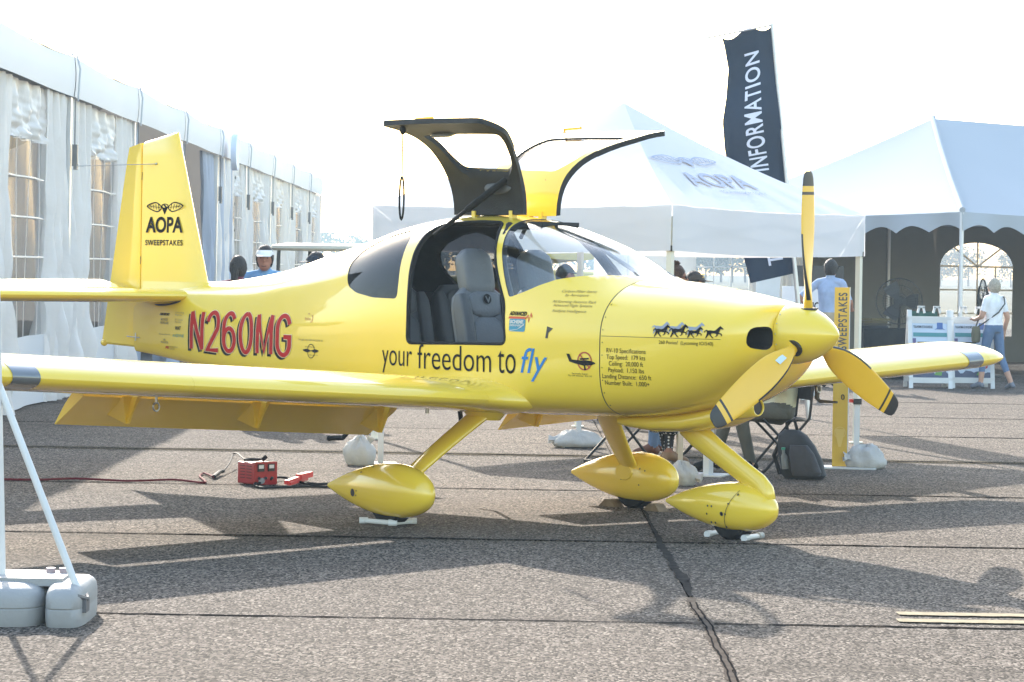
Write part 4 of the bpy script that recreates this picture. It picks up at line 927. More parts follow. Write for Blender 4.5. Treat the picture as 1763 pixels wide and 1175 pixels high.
m = MB(); m.add([rw(*p) for p in arch], [tuple(range(n))]); wp = m.build('arched_window', glassmat('arch_vinyl', (.52, .55, .60), .5, .1, .10), rt, False)
FRAME = mat('window_lattice', (.70, .66, .58), .6, transl=.3)
def lat(a, b): 
    m = MB(); m.bar(Vector(rp(LW - .01, *a)), Vector(rp(LW - .01, *b)), .012, .035); m.build('muntin', FRAME, wp, False)
for z in (.95, 1.4, wz1): lat((wc - ww, z), (wc + ww, z))
for b in (wc - .57, wc, wc + .57): lat((b, wz0), (b, wz1))
for t in (math.pi * .28, math.pi * .5, math.pi * .72): lat((wc, wz1), (wc - ww * math.cos(t), wz1 + .46 * math.sin(t)))
m = MB(); m.box(rp(LW - .1, 3.6, 2.15), (.22, .22, .42)); m.tube([rp(LW - .1, 3.6, 0), rp(LW - .1, 3.6, 2.3)], .03, 8); m.build('post_box', mat('box_grey', (.28, .27, .26), .6), rt, False)
# ---- small white tent behind the canopy
wt = thing('white_side_tent', 'small white tent with lattice windows and gathered curtains behind the canopy', 'tent', (3.0, 47, 0))
def wpp(x, y, z): return (x - 3.0, y - 47, z)
m = MB(); grid(m, lambda u, v: wpp(1.4 + 1.75 * u, 47 + .04 * math.sin(u * 20), 2.55 * v), 30, 4); m.build('front_wall', CURT, wt, fix=False)
m = MB(); grid(m, lambda u, v: wpp(4.05 + .95 * u, 46.9 + .09 * math.sin(u * 30), 2.55 * v), 30, 4); m.build('curtain', CURT, wt, fix=False)
m = MB(); m.add([wpp(3.15, 47, .6), wpp(4.05, 47, .6), wpp(4.05, 47, 2.2), wpp(3.15, 47, 2.2)], [(0, 1, 2, 3)]); wp2 = m.build('window_pane', MATS['arch_vinyl'], wt, False)
m = MB(); m.add([wpp(3.15, 47.01, 2.2), wpp(4.05, 47.01, 2.2), wpp(4.05, 47.01, 2.55), wpp(3.15, 47.01, 2.55)], [(0, 1, 2, 3)]); m.build('top_band', CURT, wt, False, fix=False)
m = MB(); m.add([wpp(3.15, 47.01, 0), wpp(4.05, 47.01, 0), wpp(4.05, 47.01, .6), wpp(3.15, 47.01, .6)], [(0, 1, 2, 3)]); m.build('skirt', CURT, wt, False, fix=False)
for z in (1.0, 1.37, 1.74): m = MB(); m.bar(wpp(3.15, 46.98, z), wpp(4.05, 46.98, z), .012, .02); m.build('muntin', CURT, wp2, False)
for x in (3.45, 3.75): m = MB(); m.bar(wpp(x, 46.98, .6), wpp(x, 46.98, 2.2), .012, .02); m.build('muntin', CURT, wp2, False)
m = MB(); 
ap_ = wpp(3.2, 49.5, 3.6)
m.add([wpp(1.3, 46.9, 2.55), wpp(5.1, 46.9, 2.55), wpp(5.1, 52, 2.55), wpp(1.3, 52, 2.55), ap_], [(0, 1, 4), (1, 2, 4), (2, 3, 4), (3, 0, 4)]); m.build('roof', RF, wt, False)
m = MB(); m.tube([wpp(1.98, 46.85, .9), wpp(1.98, 46.85, 2.5)], .02, 8); m.build('post', ALU, wt)

# ---- banner on a leaning pole
fb, ft_ = at(1372, 500, 31.0), at(1329, 40, 31.0)
dv = (fb - ft_).normalized(); base = ft_ + dv * (ft_.z / -dv.z)
fl = thing('banner_flag', 'tall navy information banner hanging from a leaning metal pole', 'flag', base)
m = MB(); m.tube([Vector((0, 0, 0)), (ft_ - base) * .5, (ft_ - base)], [.03, .025, .02], 10); pole = m.build('pole', mat('pole_metal', (.55, .55, .56), .4, .8), fl)
m = MB(); tL = at(1216, 66, 31.0) - base; m.tube([(ft_ - base) * .995, tL], .010, 8); m.build('cross_arm', MATS['pole_metal'], fl)
NAVY = mat('navy_cloth', (.014, .026, .05), .75, var=.12, vscale=3, transl=.06)
LEFT = [(0, 1243, 66), (.04, 1247, 80), (.12, 1254, 120), (.22, 1250, 170), (.33, 1244, 210), (.45, 1248, 260), (.55, 1254, 290), (.70, 1262, 340), (.85, 1272, 410), (1, 1292, 488)]
RIGHT = [(0, 1328, 44), (.12, 1331, 95), (.33, 1341, 190), (.55, 1352, 275), (.70, 1360, 335), (.85, 1366, 405), (1, 1372, 470)]
def edge(T, t):
    for i in range(len(T) - 1):
        if T[i][0] <= t <= T[i + 1][0]:
            s_ = (t - T[i][0]) / (T[i + 1][0] - T[i][0]); return T[i][1] + s_ * (T[i + 1][1] - T[i][1]), T[i][2] + s_ * (T[i + 1][2] - T[i][2])
    return T[-1][1:]
def flag_fn(u, v, off):
    l, r = edge(LEFT, v), edge(RIGHT, v); px, py = l[0] + (r[0] - l[0]) * u, l[1] + (r[1] - l[1]) * u + (6 * math.sin(u * 9) * max(0, .06 - v) / .06)
    D = 31 + .10 * math.sin(u * 5 + v * 4) * (1 - u) + .04 * math.sin(v * 14) - off
    return at(px, py, D) - base
m = MB(); grid(m, lambda u, v: flag_fn(u, v, 0), 16, 50); bn = m.build('banner', NAVY, fl, fix=False)
LAV = mat('banner_white', (.62, .64, .74), .7)
def band(body, v0, v1, u0=.30, u1=.70):
    # lettering runs up the banner: text x -> decreasing v, text y -> decreasing u
    return flat_print('banner_lettering', text_mesh(body, .015, 0, 1.1), (0, 1, 0, 1), lambda a, b, off: flag_fn(u1 - (u1 - u0) * b, v1 - (v1 - v0) * a, .01), LAV, bn, .04)
band('INFORMATION', .085, .585, .38, .70); band('&', .615, .67, .40, .68); band('T', .915, .955, .45, .75)
m = MB()
for t in (.33, .62, .75):
    p = flag_fn(1, t * .9, 0); q = (ft_ - base).lerp(Vector((0, 0, 0)), (ft_.z - (p.z + base.z)) / ft_.z); m.tube([p, q], .006, 5)
m.build('tie', WHITEP, fl)

# ================================================================== PEOPLE
SKIN = mat('skin', (.50, .28, .19), .6, var=.08, vscale=12); SKIN2 = mat('skin_dark', (.16, .075, .045), .6, var=.08, vscale=12); SKIN3 = mat('skin_tan', (.36, .17, .11), .6, var=.08, vscale=12)
def cloth(name, c, **k): return mat(name, c, .85, var=k.get('var', .12), vscale=k.get('vs', 7), bump=.5, bscale=k.get('bs', 14))
def person(name, label, loc, face, height=1.72, skin=SKIN, top=None, bottom=None, shoes=None, hair=None, joints=None, sleeve=.6, pants=1.0, group=None, headrot=0.0, width=1.0, dress=None):
    """one continuous body from tapered limbs, voxel-merged; faces coloured by the limb they belong to"""
    s = height / 1.72
    J = dict(pelvis=(0, 0, .95), waist=(0, 0, 1.08), chest=(.01, 0, 1.28), neck=(-.01, 0, 1.455), head=(.015, 0, 1.585))
    for k, q in (('l', 1), ('r', -1)):
        J.update({k + 'sh': (-.01, q * .175, 1.405), k + 'el': (-.03, q * .235, 1.12), k + 'wr': (.05, q * .24, .89), k + 'ha': (.075, q * .235, .80),
                  k + 'hip': (0, q * .09, .93), k + 'kn': (.02, q * .10, .50), k + 'an': (-.03, q * .10, .085), k + 'to': (.14, q * .125, .03)})
    if joints: J.update(joints)
    J = {k: Vector(v) * s for k, v in J.items()}
    M = [skin, top, bottom or top, shoes or BLK]
    segs = []   # a, b, ra, rb, scale_y, material index or (idx before t, t, idx after)
    def S(a, b, ra, rb, mi): segs.append((J[a] if isinstance(a, str) else a, J[b] if isinstance(b, str) else b, ra * s, rb * s, mi))
    m = MB()
    def cone(a, b, ra, rb):
        d = b - a; n = 6; pts = [a - d.normalized() * ra * .5] + [a.lerp(b, t) for t in frange(0, 1, n)] + [b + d.normalized() * rb * .5]; rs = [ra * .6] + [ra + (rb - ra) * t for t in frange(0, 1, n)] + [rb * .6]
        m.tube(pts, rs, 12)
    for k in 'lr':
        S(k + 'sh', k + 'el', .056, .044, (1, sleeve * 2, 0) if sleeve < .5 else (1, 9, 1) if sleeve > .99 else (1, min(1, sleeve * 1.25), 0)); S(k + 'el', k + 'wr', .043, .029, (1, 9, 1) if sleeve > .99 else (0, 9, 0))
        S(k + 'wr', k + 'ha', .032, .036, (0, 9, 0))
        S(k + 'hip', k + 'kn', .088 * width, .060, (2, 9, 2)); S(k + 'kn', k + 'an', .062 if pants > .5 else .055, .045 if pants > .95 else .038, (2, pants, 0)); S(k + 'an', k + 'to', .045, .035, (3, 9, 3))
        S(k + 'an', J[k + 'an'] / s * s + Vector((-.04, 0, -.04)) * s, .042, .036, (3, 9, 3))
    for k in 'lr': S(J['neck'] + Vector((0, 0, -.01)) * s, J[k + 'sh'], .052, .058, (1, 9, 1))
    S('neck', 'head', .060, .056, (0, 9, 0)); S('pelvis', 'waist', .12 * width, .115 * width, (2, .75, 1)); S('waist', 'chest', .118 * width, .125, (1, 9, 1)); S('chest', 'neck', .11, .06, (1, .8, 0))
    for a, b, ra, rb, mi in segs: cone(a, b, ra, rb)
    # torso as a widened loft so the shoulders carry the arms
    ax = [J['pelvis'] + Vector((0, 0, -.06)) * s, J['pelvis'], J['waist'], J['chest'], J['chest'].lerp(J['neck'], .45), J['chest'].lerp(J['neck'], .8), J['neck']]
    lat_ = (J['lsh'] - J['rsh']).normalized(); fwd = lat_.cross(Vector((0, 0, 1))).normalized()
    rad = [(.10, .14), (.115, .165), (.105, .145), (.12, .165), (.105, .175), (.075, .12), (.055, .06)]
    m.loft([[c + lat_ * (ry * s * (width if i < 4 else 1) * math.cos(q)) + fwd * (rx * s * (width if i < 4 else 1) * math.sin(q)) for q in frange(0, 2 * math.pi * 19 / 20, 20)] for i, (c, (rx, ry)) in enumerate(zip(ax, rad))])
    segs.append((ax[0], ax[2], .14, .14, (2, .62, 1))); segs.append((ax[2], ax[5], .16, .16, (1, 9, 1)))
    H = J['head']; HR = Matrix.Rotation(headrot, 3, 'Z')
    m.ell(H + Vector((0, 0, .02)) * s, (.098 * s, .077 * s, .105 * s), 18, 12, rot=HR); m.ell(H + HR @ Vector((.025, 0, -.05)) * s, (.068 * s, .058 * s, .062 * s), 14, 10, rot=HR)
    m.tube([H + HR @ Vector((.085, 0, .025)) * s, H + HR @ Vector((.118, 0, -.018)) * s], [.008 * s, .017 * s], 8)
    for q in (-1, 1): m.ell(H + HR @ Vector((-.01, q * .08, .0)) * s, (.02 * s, .010 * s, .032 * s), 8, 8)
    segs.append((H + Vector((0, 0, -.08)) * s, H + Vector((0, 0, .08)) * s, .1, .1, (0, 9, 0)))
    if dress:
        p, k1, k2 = J['pelvis'], (J['lkn'] + J['rkn']) / 2, (J['lan'] + J['ran']) / 2; e = k1.lerp(k2, dress)
        m.loft([[c + Vector((rx * math.cos(q), ry * math.sin(q), 0)) for q in frange(0, 2 * math.pi * 19 / 20, 20)] for c, rx, ry in ((p, .13, .17), (k1 + Vector((-.05, 0, .02)), .17, .20), (e, .12, .21))])
        segs.append((p, k1, .2, .2, (1, 9, 1))); segs.append((k1, e, .2, .2, (1, 9, 1)))
    me = m.mesh('b', M); ob = bpy.data.objects.new('b', me); COL.objects.link(ob)
    rm = ob.modifiers.new('r', 'REMESH'); rm.mode = 'VOXEL'; rm.voxel_size = .0125; sm = ob.modifiers.new('s', 'SMOOTH'); sm.factor = .5; sm.iterations = 3
    dg = bpy.context.evaluated_depsgraph_get(); dg.update(); me2 = bpy.data.meshes.new_from_object(ob.evaluated_get(dg)); bpy.data.objects.remove(ob)
    me2.materials.clear(); [me2.materials.append(x) for x in M]
    n = len(me2.polygons); C = np.empty(n * 3); me2.polygons.foreach_get('center', C); C = C.reshape(-1, 3); best = np.full(n, 1e9); idx = np.zeros(n, int)
    for a, b, ra, rb, mi in segs:
        a_ = np.array(a); d = np.array(b) - a_; L = max(d @ d, 1e-9); t = np.clip((C - a_) @ d / L, 0, 1); dist = np.linalg.norm(C - a_ - t[:, None] * d, axis=1) - (ra + (rb - ra) * t)
        dist = np.abs(dist) if False else dist
        sel = dist < best; best = np.where(sel, dist, best); idx = np.where(sel, np.where(t < mi[1], mi[0], mi[2]), idx)
    me2.polygons.foreach_set('material_index', idx.astype('i'))
    # hands: palm with five separate fingers
    hm = MB()
    for k, q in (('l', 1), ('r', -1)):
        w_, h_ = J[k + 'wr'], J[k + 'ha']; d = (h_ - w_).normalized(); sd = Vector((0, 0, 1)).cross(d); sd = sd.normalized() if sd.length > .2 else Vector((1, 0, 0)); up = d.cross(sd)
        for f_, ln in ((-1.5, .062), (-.5, .075), (.5, .08), (1.5, .07)):
            b0 = h_ + sd * (.017 * f_ * s); b1 = b0 + d * ln * .55 * s - up * .004 * s; b2 = b1 + (d * .75 - up * .6 * (1 if d.z > -.5 else .3)) * ln * .5 * s; hm.tube([b0, b1, b2], [.0095 * s, .0085 * s, .007 * s], 6)
        b0 = w_.lerp(h_, .35) + sd * .028 * s; b1 = b0 + (d * .6 + sd * .7) * .035 * s; hm.tube([b0, b1, b1 + d * .03 * s], [.012 * s, .01 * s, .008 * s], 6)
    bmx = bmesh.new(); bmx.from_mesh(me2); hme = hm.mesh('h', M); bmx.from_mesh(hme); bmx.to_mesh(me2); bmx.free()
    o = place(name, me2, None, True, 180, loc, face); tag(o, label, 'person', group)
    # eyes, mouth
    e = MB()
    for q in (-1, 1): e.ell(H + HR @ Vector((.083, q * .032, .018)) * s, (.008 * s, .012 * s, .007 * s), 8, 6)
    e.tube([H + HR @ Vector((.082, -.022, -.062)) * s, H + HR @ Vector((.090, 0, -.064)) * s, H + HR @ Vector((.082, .022, -.062)) * s], .005 * s, 6); e.build('face_features', mat('face_dark', (.07, .03, .025), .6), o)
    o['hd'] = 0; del o['hd']
    return o, H, s, HR
def hair_cap(o, H, s, HR, mt, back=.0, length=0.0, vol=1.08, name='hair'):
    m = MB(); rings = []; nu, nv = 28, 14; rnd = random.Random(3)
    for i in range(nv + 1):
        el = math.radians(-48 + 136 * i / nv); ring = []
        for j in range(nu):
            az = 2 * math.pi * j / nu; r = vol * (1 + rnd.uniform(-.025, .035)); lo = -48 + 75 * max(0, math.cos(az)) ** .7   # hairline is high over the face
            ee = max(el, math.radians(lo)); p = Vector((.100 * math.cos(ee) * math.cos(az) - .012, .083 * math.cos(ee) * math.sin(az), .118 * math.sin(ee) + .018)) * r; ring.append(H + HR @ p * s)
        rings.append(ring)
    m.loft(rings); return m.build(name, mt, o, ang=80)
def ball_cap(o, H, s, HR, mt, brim=None, open_top=False):
    m = MB(); rings = []
    for i in range(9):
        el = math.radians(8 + 80 * i / 8)
        if open_top and el > math.radians(45): break
        rings.append([H + HR @ (Vector((.112 * math.cos(el) * math.cos(a) - .005, .092 * math.cos(el) * math.sin(a), .035 + .095 * math.sin(el))) * s) for a in frange(0, 2 * math.pi * 23 / 24, 24)])
    m.loft(rings); c = m.build('cap', mt, o)
    m = MB(); a0 = [H + HR @ (Vector((.095 * math.cos(a), .085 * math.sin(a), .050)) * s) for a in frange(-1.1, 1.1, 9)]; a1 = [H + HR @ (Vector((.115 + .085 * math.cos(a * 1.2), .075 * math.sin(a), .034)) * s) for a in frange(-1.1, 1.1, 9)]
    m.loft([a0 + [p + Vector((0, 0, -.006)) for p in reversed(a0)], a1 + [p + Vector((0, 0, -.006)) for p in reversed(a1)]]); m.build('cap_brim', brim or mt, c)
    return c
def glasses(o, H, s, HR):
    m = MB(); 
    for q in (-1, 1): m.ell(H + HR @ (Vector((.095, q * .034, .015)) * s), (.008 * s, .028 * s, .02 * s), 10, 8); m.tube([H + HR @ (Vector((.09, q * .062, .02)) * s), H + HR @ (Vector((-.01, q * .084, .018)) * s)], .004 * s, 5)
    m.tube([H + HR @ (Vector((.1, -.02, .02)) * s), H + HR @ (Vector((.1, .02, .02)) * s)], .004 * s, 5); return m.build('glasses', BLKP, o)
HAIRD = mat('hair_dark', (.025, .018, .014), .6, var=.4, vscale=60, bump=.8, bscale=90); HAIRG = mat('hair_grey', (.42, .36, .28), .6, var=.3, vscale=60, bump=.8, bscale=90); HAIRB = mat('hair_brown', (.07, .04, .025), .6, var=.4, vscale=60, bump=.8, bscale=90)
def gxy(px, D): return Vector(((px - 881.5) / FPX * D, D, 0))
# woman with the shoulder bag by the sign boards
P_ = gxy(1712, 40.3)
w1, H, s, R = person('person', 'person in white t-shirt and denim capris carrying an olive shoulder bag', P_, math.radians(128), 1.62, SKIN, cloth('white_tee', (.78, .78, .80)), cloth('denim', (.10, .16, .27)), mat('grey_shoe', (.16, .17, .20), .8), joints=dict(
    lel=(.03, .24, 1.13), lwr=(.20, .20, 1.08), lha=(.27, .17, 1.09), rel=(-.06, -.25, 1.12), rwr=(.02, -.27, .90), rha=(.04, -.27, .82), lkn=(.10, .11, .50), lan=(.12, .14, .085), lto=(.28, .17, .03), rkn=(-.06, -.12, .50), ran=(-.24, -.17, .09), rto=(-.10, -.21, .03)), sleeve=.55, pants=.55, width=1.08)
hair_cap(w1, H, s, R, HAIRG, vol=1.12)
bag = thing('shoulder_bag', 'olive shoulder bag on a thin strap worn by the person in denim capris', 'bag', P_ + Vector((0, 0, .80)), math.radians(128))
m = MB(); m.loft([[Vector((.15 + .05 * k2 * math.cos(a), .21 + .13 * k2 * math.sin(a) * .5, z)) for a in frange(0, 2 * math.pi * 15 / 16, 16)] for z, k2 in ((-.12, .7), (-.10, 1.1), (.02, 1.2), (.10, 1.0), (.12, .8))]); m.build('pouch', cloth('olive', (.12, .11, .07)), bag)
m = MB(); pts = [(.15, .20, .10), (.02, .17, .18), (-.14, .05, .33), (-.16, -.06, .46), (-.08, -.13, .555), (.02, -.14, .56), (.12, -.08, .50), (.155, .05, .36), (.16, .16, .20), (.17, .2, .10)]; m.tube([Vector(p) for p in pts], .011, 6); m.build('strap', cloth('strap_olive', (.07, .07, .06)), bag)
# man with hands on hips in the tent
m1, H, s, R = person('person', 'person in light blue shirt and cap with hand on hip seen from behind', gxy(1430, 40), math.radians(60), 1.86, SKIN3, cloth('shirt_blue', (.34, .41, .56)), cloth('khaki', (.42, .34, .24)), joints=dict(lel=(-.12, .40, 1.20), lwr=(.0, .22, 1.03), lha=(.05, .17, 1.0), rel=(.05, -.27, 1.14), rwr=(.2, -.22, 1.05), rha=(.27, -.20, 1.05)), sleeve=.7, width=1.1)
hair_cap(m1, H, s, R, HAIRD); ball_cap(m1, H, s, R, cloth('cap_dark', (.05, .05, .05)))
# group standing under the canopy
w2, H, s, R = person('person', 'person in white top with swept-up dark hair and dark glasses beyond the cowl', gxy(1163, 28), math.radians(0), 1.70, SKIN3, cloth('white_top', (.72, .73, .78)), cloth('navy_trousers', (.05, .06, .10)), joints=dict(), sleeve=.6)
hair_cap(w2, H, s, R, HAIRB, vol=1.1); m = MB()
rnd = random.Random(5)
for k in range(26):
    a = rnd.uniform(0, 6.28); b = rnd.uniform(.2, 1.3); p = H + Vector((-.02, 0, .11)) * s; q = p + Vector((math.cos(a) * math.cos(b) * .06, math.sin(a) * math.cos(b) * .06, .03 + .05 * math.sin(b))); m.tube([p, p.lerp(q, .5) + Vector((0, 0, .01)), q], [.02, .015, .004], 5)
m.build('hair_bun', HAIRB, w2); glasses(w2, H, s, R)
m2, H, s, R = person('person', 'person in dark cap with yellow embroidery and glasses beyond the cowl', gxy(1195, 29), math.radians(-15), 1.64, SKIN3, cloth('brown_shirt', (.16, .10, .07)), cloth('jeans2', (.09, .12, .20)), joints=dict())
hair_cap(m2, H, s, R, HAIRD); cp = ball_cap(m2, H, s, R, cloth('cap_brown', (.055, .045, .035))); glasses(m2, H, s, R)
m = MB()
for k, (dy, dz) in enumerate(((-.028, .02), (.028, .02), (0, .0), (-.02, -.012), (.02, -.012))): m.ell(H + R @ (Vector((.082, dy, .085 + dz)) * s), (.02, .018, .005), 8, 6)
m.build('cap_embroidery', mat('gold_thread', (.60, .38, .04), .6), cp)
m3, H, s, R = person('person', 'person in dark cap and blue shirt seen through the windshield', gxy(972, 31), math.radians(-20), 1.70, SKIN3, cloth('blue_grey', (.18, .24, .33)), cloth('dark_trousers', (.05, .05, .06)), joints=dict())
hair_cap(m3, H, s, R, HAIRD); ball_cap(m3, H, s, R, cloth('cap_olive', (.06, .06, .05)))
m4, H, s, R = person('person', 'person in orange shirt seen through the open cabin', gxy(843, 33), math.radians(200), 1.66, SKIN3, cloth('orange_shirt', (.62, .09, .03)), cloth('grey_shorts', (.20, .20, .20)), joints=dict())
hair_cap(m4, H, s, R, HAIRD)
# left group in front of the marquee
m5, H, s, R = person('person', 'person in blue long-sleeved shirt and white visor looking down at their hands', gxy(457, 29), math.radians(-90), 1.84, SKIN3, cloth('sky_shirt', (.16, .34, .56)), cloth('khaki2', (.36, .30, .22)), joints=dict(
    neck=(.05, 0, 1.455), head=(.10, 0, 1.58), lel=(.06, .32, 1.16), lwr=(.24, .14, 1.12), lha=(.30, .06, 1.12), rel=(.06, -.32, 1.16), rwr=(.24, -.14, 1.12), rha=(.30, -.06, 1.12)), sleeve=1.0, width=1.12)
hair_cap(m5, H, s, R, HAIRD); c = ball_cap(m5, H, s, R, cloth('visor_white', (.74, .72, .68)), None, True)
m6, H, s, R = person('person', 'person with a long dark braid and burgundy straps seen from behind', gxy(410, 28.6), math.radians(75), 1.72, SKIN2, cloth('burgundy', (.16, .03, .06)), cloth('white_skirt', (.60, .58, .62)), joints=dict(lel=(.02, .25, 1.14), rel=(.06, -.24, 1.13), rwr=(.22, -.16, 1.10), rha=(.28, -.12, 1.1)), sleeve=.02, pants=.0)
hair_cap(m6, H, s, R, HAIRD); m = MB(); m.tube([H + Vector((-.10, 0, .02)) * s, H + Vector((-.125, 0, -.12)) * s, H + Vector((-.13, .01, -.28)) * s, H + Vector((-.135, .02, -.40)) * s], [.045, .035, .028, .012], 10); m.build('braid', HAIRD, m6)
m7, H, s, R = person('person', 'person in red shirt and dark cap beside the golf cart', gxy(545, 30), math.radians(-150), 1.78, SKIN3, cloth('red_shirt', (.55, .05, .05)), cloth('dark_shorts', (.05, .05, .06)), joints=dict(), pants=.2)
hair_cap(m7, H, s, R, HAIRD); ball_cap(m7, H, s, R, cloth('cap_navy', (.02, .025, .035)))
# seated group under the canopy: legs show below the belly
SIT = dict(pelvis=(0, 0, .50), waist=(-.02, 0, .63), chest=(-.04, 0, .85), neck=(-.03, 0, 1.03), head=(.0, 0, 1.18), lhip=(0, .09, .49), rhip=(0, -.09, .49), lkn=(.42, .12, .50), rkn=(.42, -.12, .50), lan=(.44, .13, .085), ran=(.38, -.12, .085), lto=(.60, .16, .03), rto=(.55, -.15, .03),
           lsh=(-.04, .175, .98), rsh=(-.04, -.175, .98), lel=(.02, .25, .72), rel=(.02, -.25, .72), lwr=(.24, .18, .62), rwr=(.24, -.18, .62), lha=(.31, .15, .61), rha=(.31, -.15, .61))
def sitting(**k): d = dict(SIT); d.update(k); return d
def fold_chair(label, loc, rotz):
    t = thing('folding_chair', label, 'chair', loc, rotz, None)
    BF = mat('black_frame', (.02, .02, .022), .4); 
    for q in (-1, 1):
        m = MB(); m.tube([Vector((.20, q * .23, .012)), Vector((-.18, q * .23, .46)), Vector((-.22, q * .23, .86))], .012, 7); m.build('leg', BF, t)
        m = MB(); m.tube([Vector((-.24, q * .21, .012)), Vector((.20, q * .21, .45))], .012, 7); m.build('leg', BF, t)
    m = MB(); m.tube([Vector((.20, -.23, .03)), Vector((.20, .23, .03))], .009, 6); m.tube([Vector((-.24, -.21, .03)), Vector((-.24, .21, .03))], .009, 6); m.build('stretcher', BF, t)
    m = MB(); grid(m, lambda u, v: (-.20 + .42 * u, (-.22 + .44 * v), .45 - .02 * math.sin(math.pi * v) * math.sin(math.pi * u)), 6, 6); grid(m, lambda u, v: (-.20 + .42 * u, (-.22 + .44 * v), .435 - .02 * math.sin(math.pi * v) * math.sin(math.pi * u)), 6, 6); m.build('seat', BLK, t)
    m = MB(); grid(m, lambda u, v: (-.195 - .03 * u - .03 * math.sin(math.pi * v), (-.23 + .46 * v), .60 + .24 * u), 6, 6); m.build('backrest', BLK, t); return t
sc1 = gxy(1345, 22.5); sa = math.radians(188)
p1, H, s, R = person('person', 'person seated on folding chair in cream shirt and olive trousers with black shoes', sc1, sa, 1.72, SKIN, cloth('cream_shirt', (.62, .57, .36)), cloth('olive_trousers', (.10, .095, .075)), BLK, joints=sitting(lkn=(.36, .13, .50), lan=(.26, .14, .09), lto=(.42, .17, .03), rkn=(.40, -.12, .49), ran=(.50, -.13, .085), rto=(.66, -.16, .03)), sleeve=.6, width=1.12)
hair_cap(p1, H, s, R, HAIRG); fold_chair('black folding chair under the person in olive trousers', sc1 + Vector((.02, 0, 0)), sa)
sc2 = gxy(1078, 23.2); sa = math.radians(25)
p2, H, s, R = person('person', 'person seated in black and white polka-dot dress and strappy sandals', sc2, sa, 1.66, SKIN3, cloth('polka_base', (.03, .03, .032)), cloth('polka2', (.03, .03, .032)), mat('tan_sandal', (.30, .18, .10), .7), joints=sitting(lan=(.50, .12, .085), lto=(.66, .14, .03)), sleeve=.3, pants=.5, dress=.55)
hair_cap(p2, H, s, R, HAIRB)
# printed dots on the dress: procedural
pm = bpy.data.materials.new('polka_dots'); pm.use_nodes = True; N = pm.node_tree.nodes; L = pm.node_tree.links; tc = N.new('ShaderNodeTexCoord'); vo = N.new('ShaderNodeTexVoronoi'); vo.inputs['Scale'].default_value = 34; vo.inputs['Randomness'].default_value = .15; L.new(tc.outputs['Object'], vo.inputs['Vector']); cr = N.new('ShaderNodeValToRGB'); cr.color_ramp.interpolation = 'CONSTANT'; cr.color_ramp.elements[0].color = (.7, .7, .7, 1); cr.color_ramp.elements[1].position = .30; cr.color_ramp.elements[1].color = (.02, .02, .022, 1); L.new(vo.outputs['Distance'], cr.inputs[0]); L.new(cr.outputs[0], N['Principled BSDF'].inputs['Base Color']); N['Principled BSDF'].inputs['Roughness'].default_value = .8
p2.data.materials[1] = pm; p2.data.materials[2] = pm
fold_chair('black folding chair under the person in the polka-dot dress', sc2 + Vector((-.02, -.01, 0)), sa)
sc3 = gxy(1216, 24.3); sa = math.radians(172)
p3, H, s, R = person('person', 'person seated in blue jeans and brown shoes between two others', sc3, sa, 1.70, SKIN3, cloth('rust_top', (.30, .12, .08)), cloth('jeans3', (.14, .20, .30)), mat('brown_shoe', (.16, .06, .03), .6), joints=sitting(), sleeve=.6)
hair_cap(p3, H, s, R, HAIRD); fold_chair('black folding chair under the person in blue jeans', sc3 + Vector((.02, 0, 0)), sa)

# ================================================================== THINGS ON THE APRON
SACK = mat('sack_white', (.52, .50, .47), .85, var=.08, vscale=8, bump=1.0, bscale=11, transl=.08)
def sack(label, loc, rx, ry, rz, rotz, neck=(1, 0, .3), seed=1):
    t = thing('sandbag', label, 'sandbag', loc, rotz, None); rnd = random.Random(seed); m = MB(); rings = []
    ph = [rnd.uniform(0, 6) for _ in range(6)]
    for i in range(15):
        el = -math.pi / 2 + math.pi * i / 14; ring = []
        for j in range(28):
            az = 2 * math.pi * j / 28; k = 1 + .08 * math.sin(3 * az + ph[0]) + .05 * math.sin(7 * az + ph[1] + el * 3) + .035 * math.sin(13 * az + 6 * el + ph[3]) + .04 * math.sin(5 * el + ph[2])
            z = math.sin(el); z = z if z > -.55 else -.55
            ring.append(Vector((rx * math.cos(el) * math.cos(az) * k, ry * math.cos(el) * math.sin(az) * k, rz * (z + .55) * (1 / 1.55) * k)))
        rings.append(ring)
    m.loft(rings); m.build('sack', SACK, t, ang=80)
    nv = Vector(neck).normalized(); b = Vector((nv.x * rx * .85, nv.y * ry * .85, rz * .45 + nv.z * rz * .4)); m = MB()
    rings = []
    for tt, r in ((-.05, .075), (-.02, .05), (.01, .03), (.025, .026), (.045, .036), (.065, .042)):
        q = b + nv * tt; u = nv.orthogonal().normalized(); v = nv.cross(u)
        rings.append([q + (u * math.cos(a) + v * math.sin(a) * .6) * r * (1 + .25 * math.sin(a * 5 + seed)) for a in frange(0, 2 * math.pi * 15 / 16, 16)])
    m.loft(rings, cap=False); m.build('tied_neck', SACK, t, ang=80); return t
def stake(label, loc, h, cap=None):
    t = thing('barrier_post', label, 'post', loc); m = MB(); m.box((0, 0, h / 2 + .012), (.045, .045, h)); m.build('post', WHITEP, t, False); m = MB(); m.box((0, 0, .006), (.26, .26, .012)); m.build('base', mat('base_black', (.03, .03, .03), .6), t, False)
    if cap: m = MB(); m.box((0, 0, h + .03), (.07, .07, .05)); m.box((-.05, 0, h + .035), (.04, .04, .03), 1); m.build('cap', [BLKP, mat('red_plastic', (.6, .03, .02), .4)], t, False)
    return t
g_ = ground_at(644, 800); stake('white barrier post behind the main wheel with sandbag on its foot', g_ + Vector((.05, .05, 0)), .36); sack('upright white sandbag resting beside the post behind the main wheel', ground_at(621, 801), .13, .12, .22, .3, (.5, -.2, .9), 2)
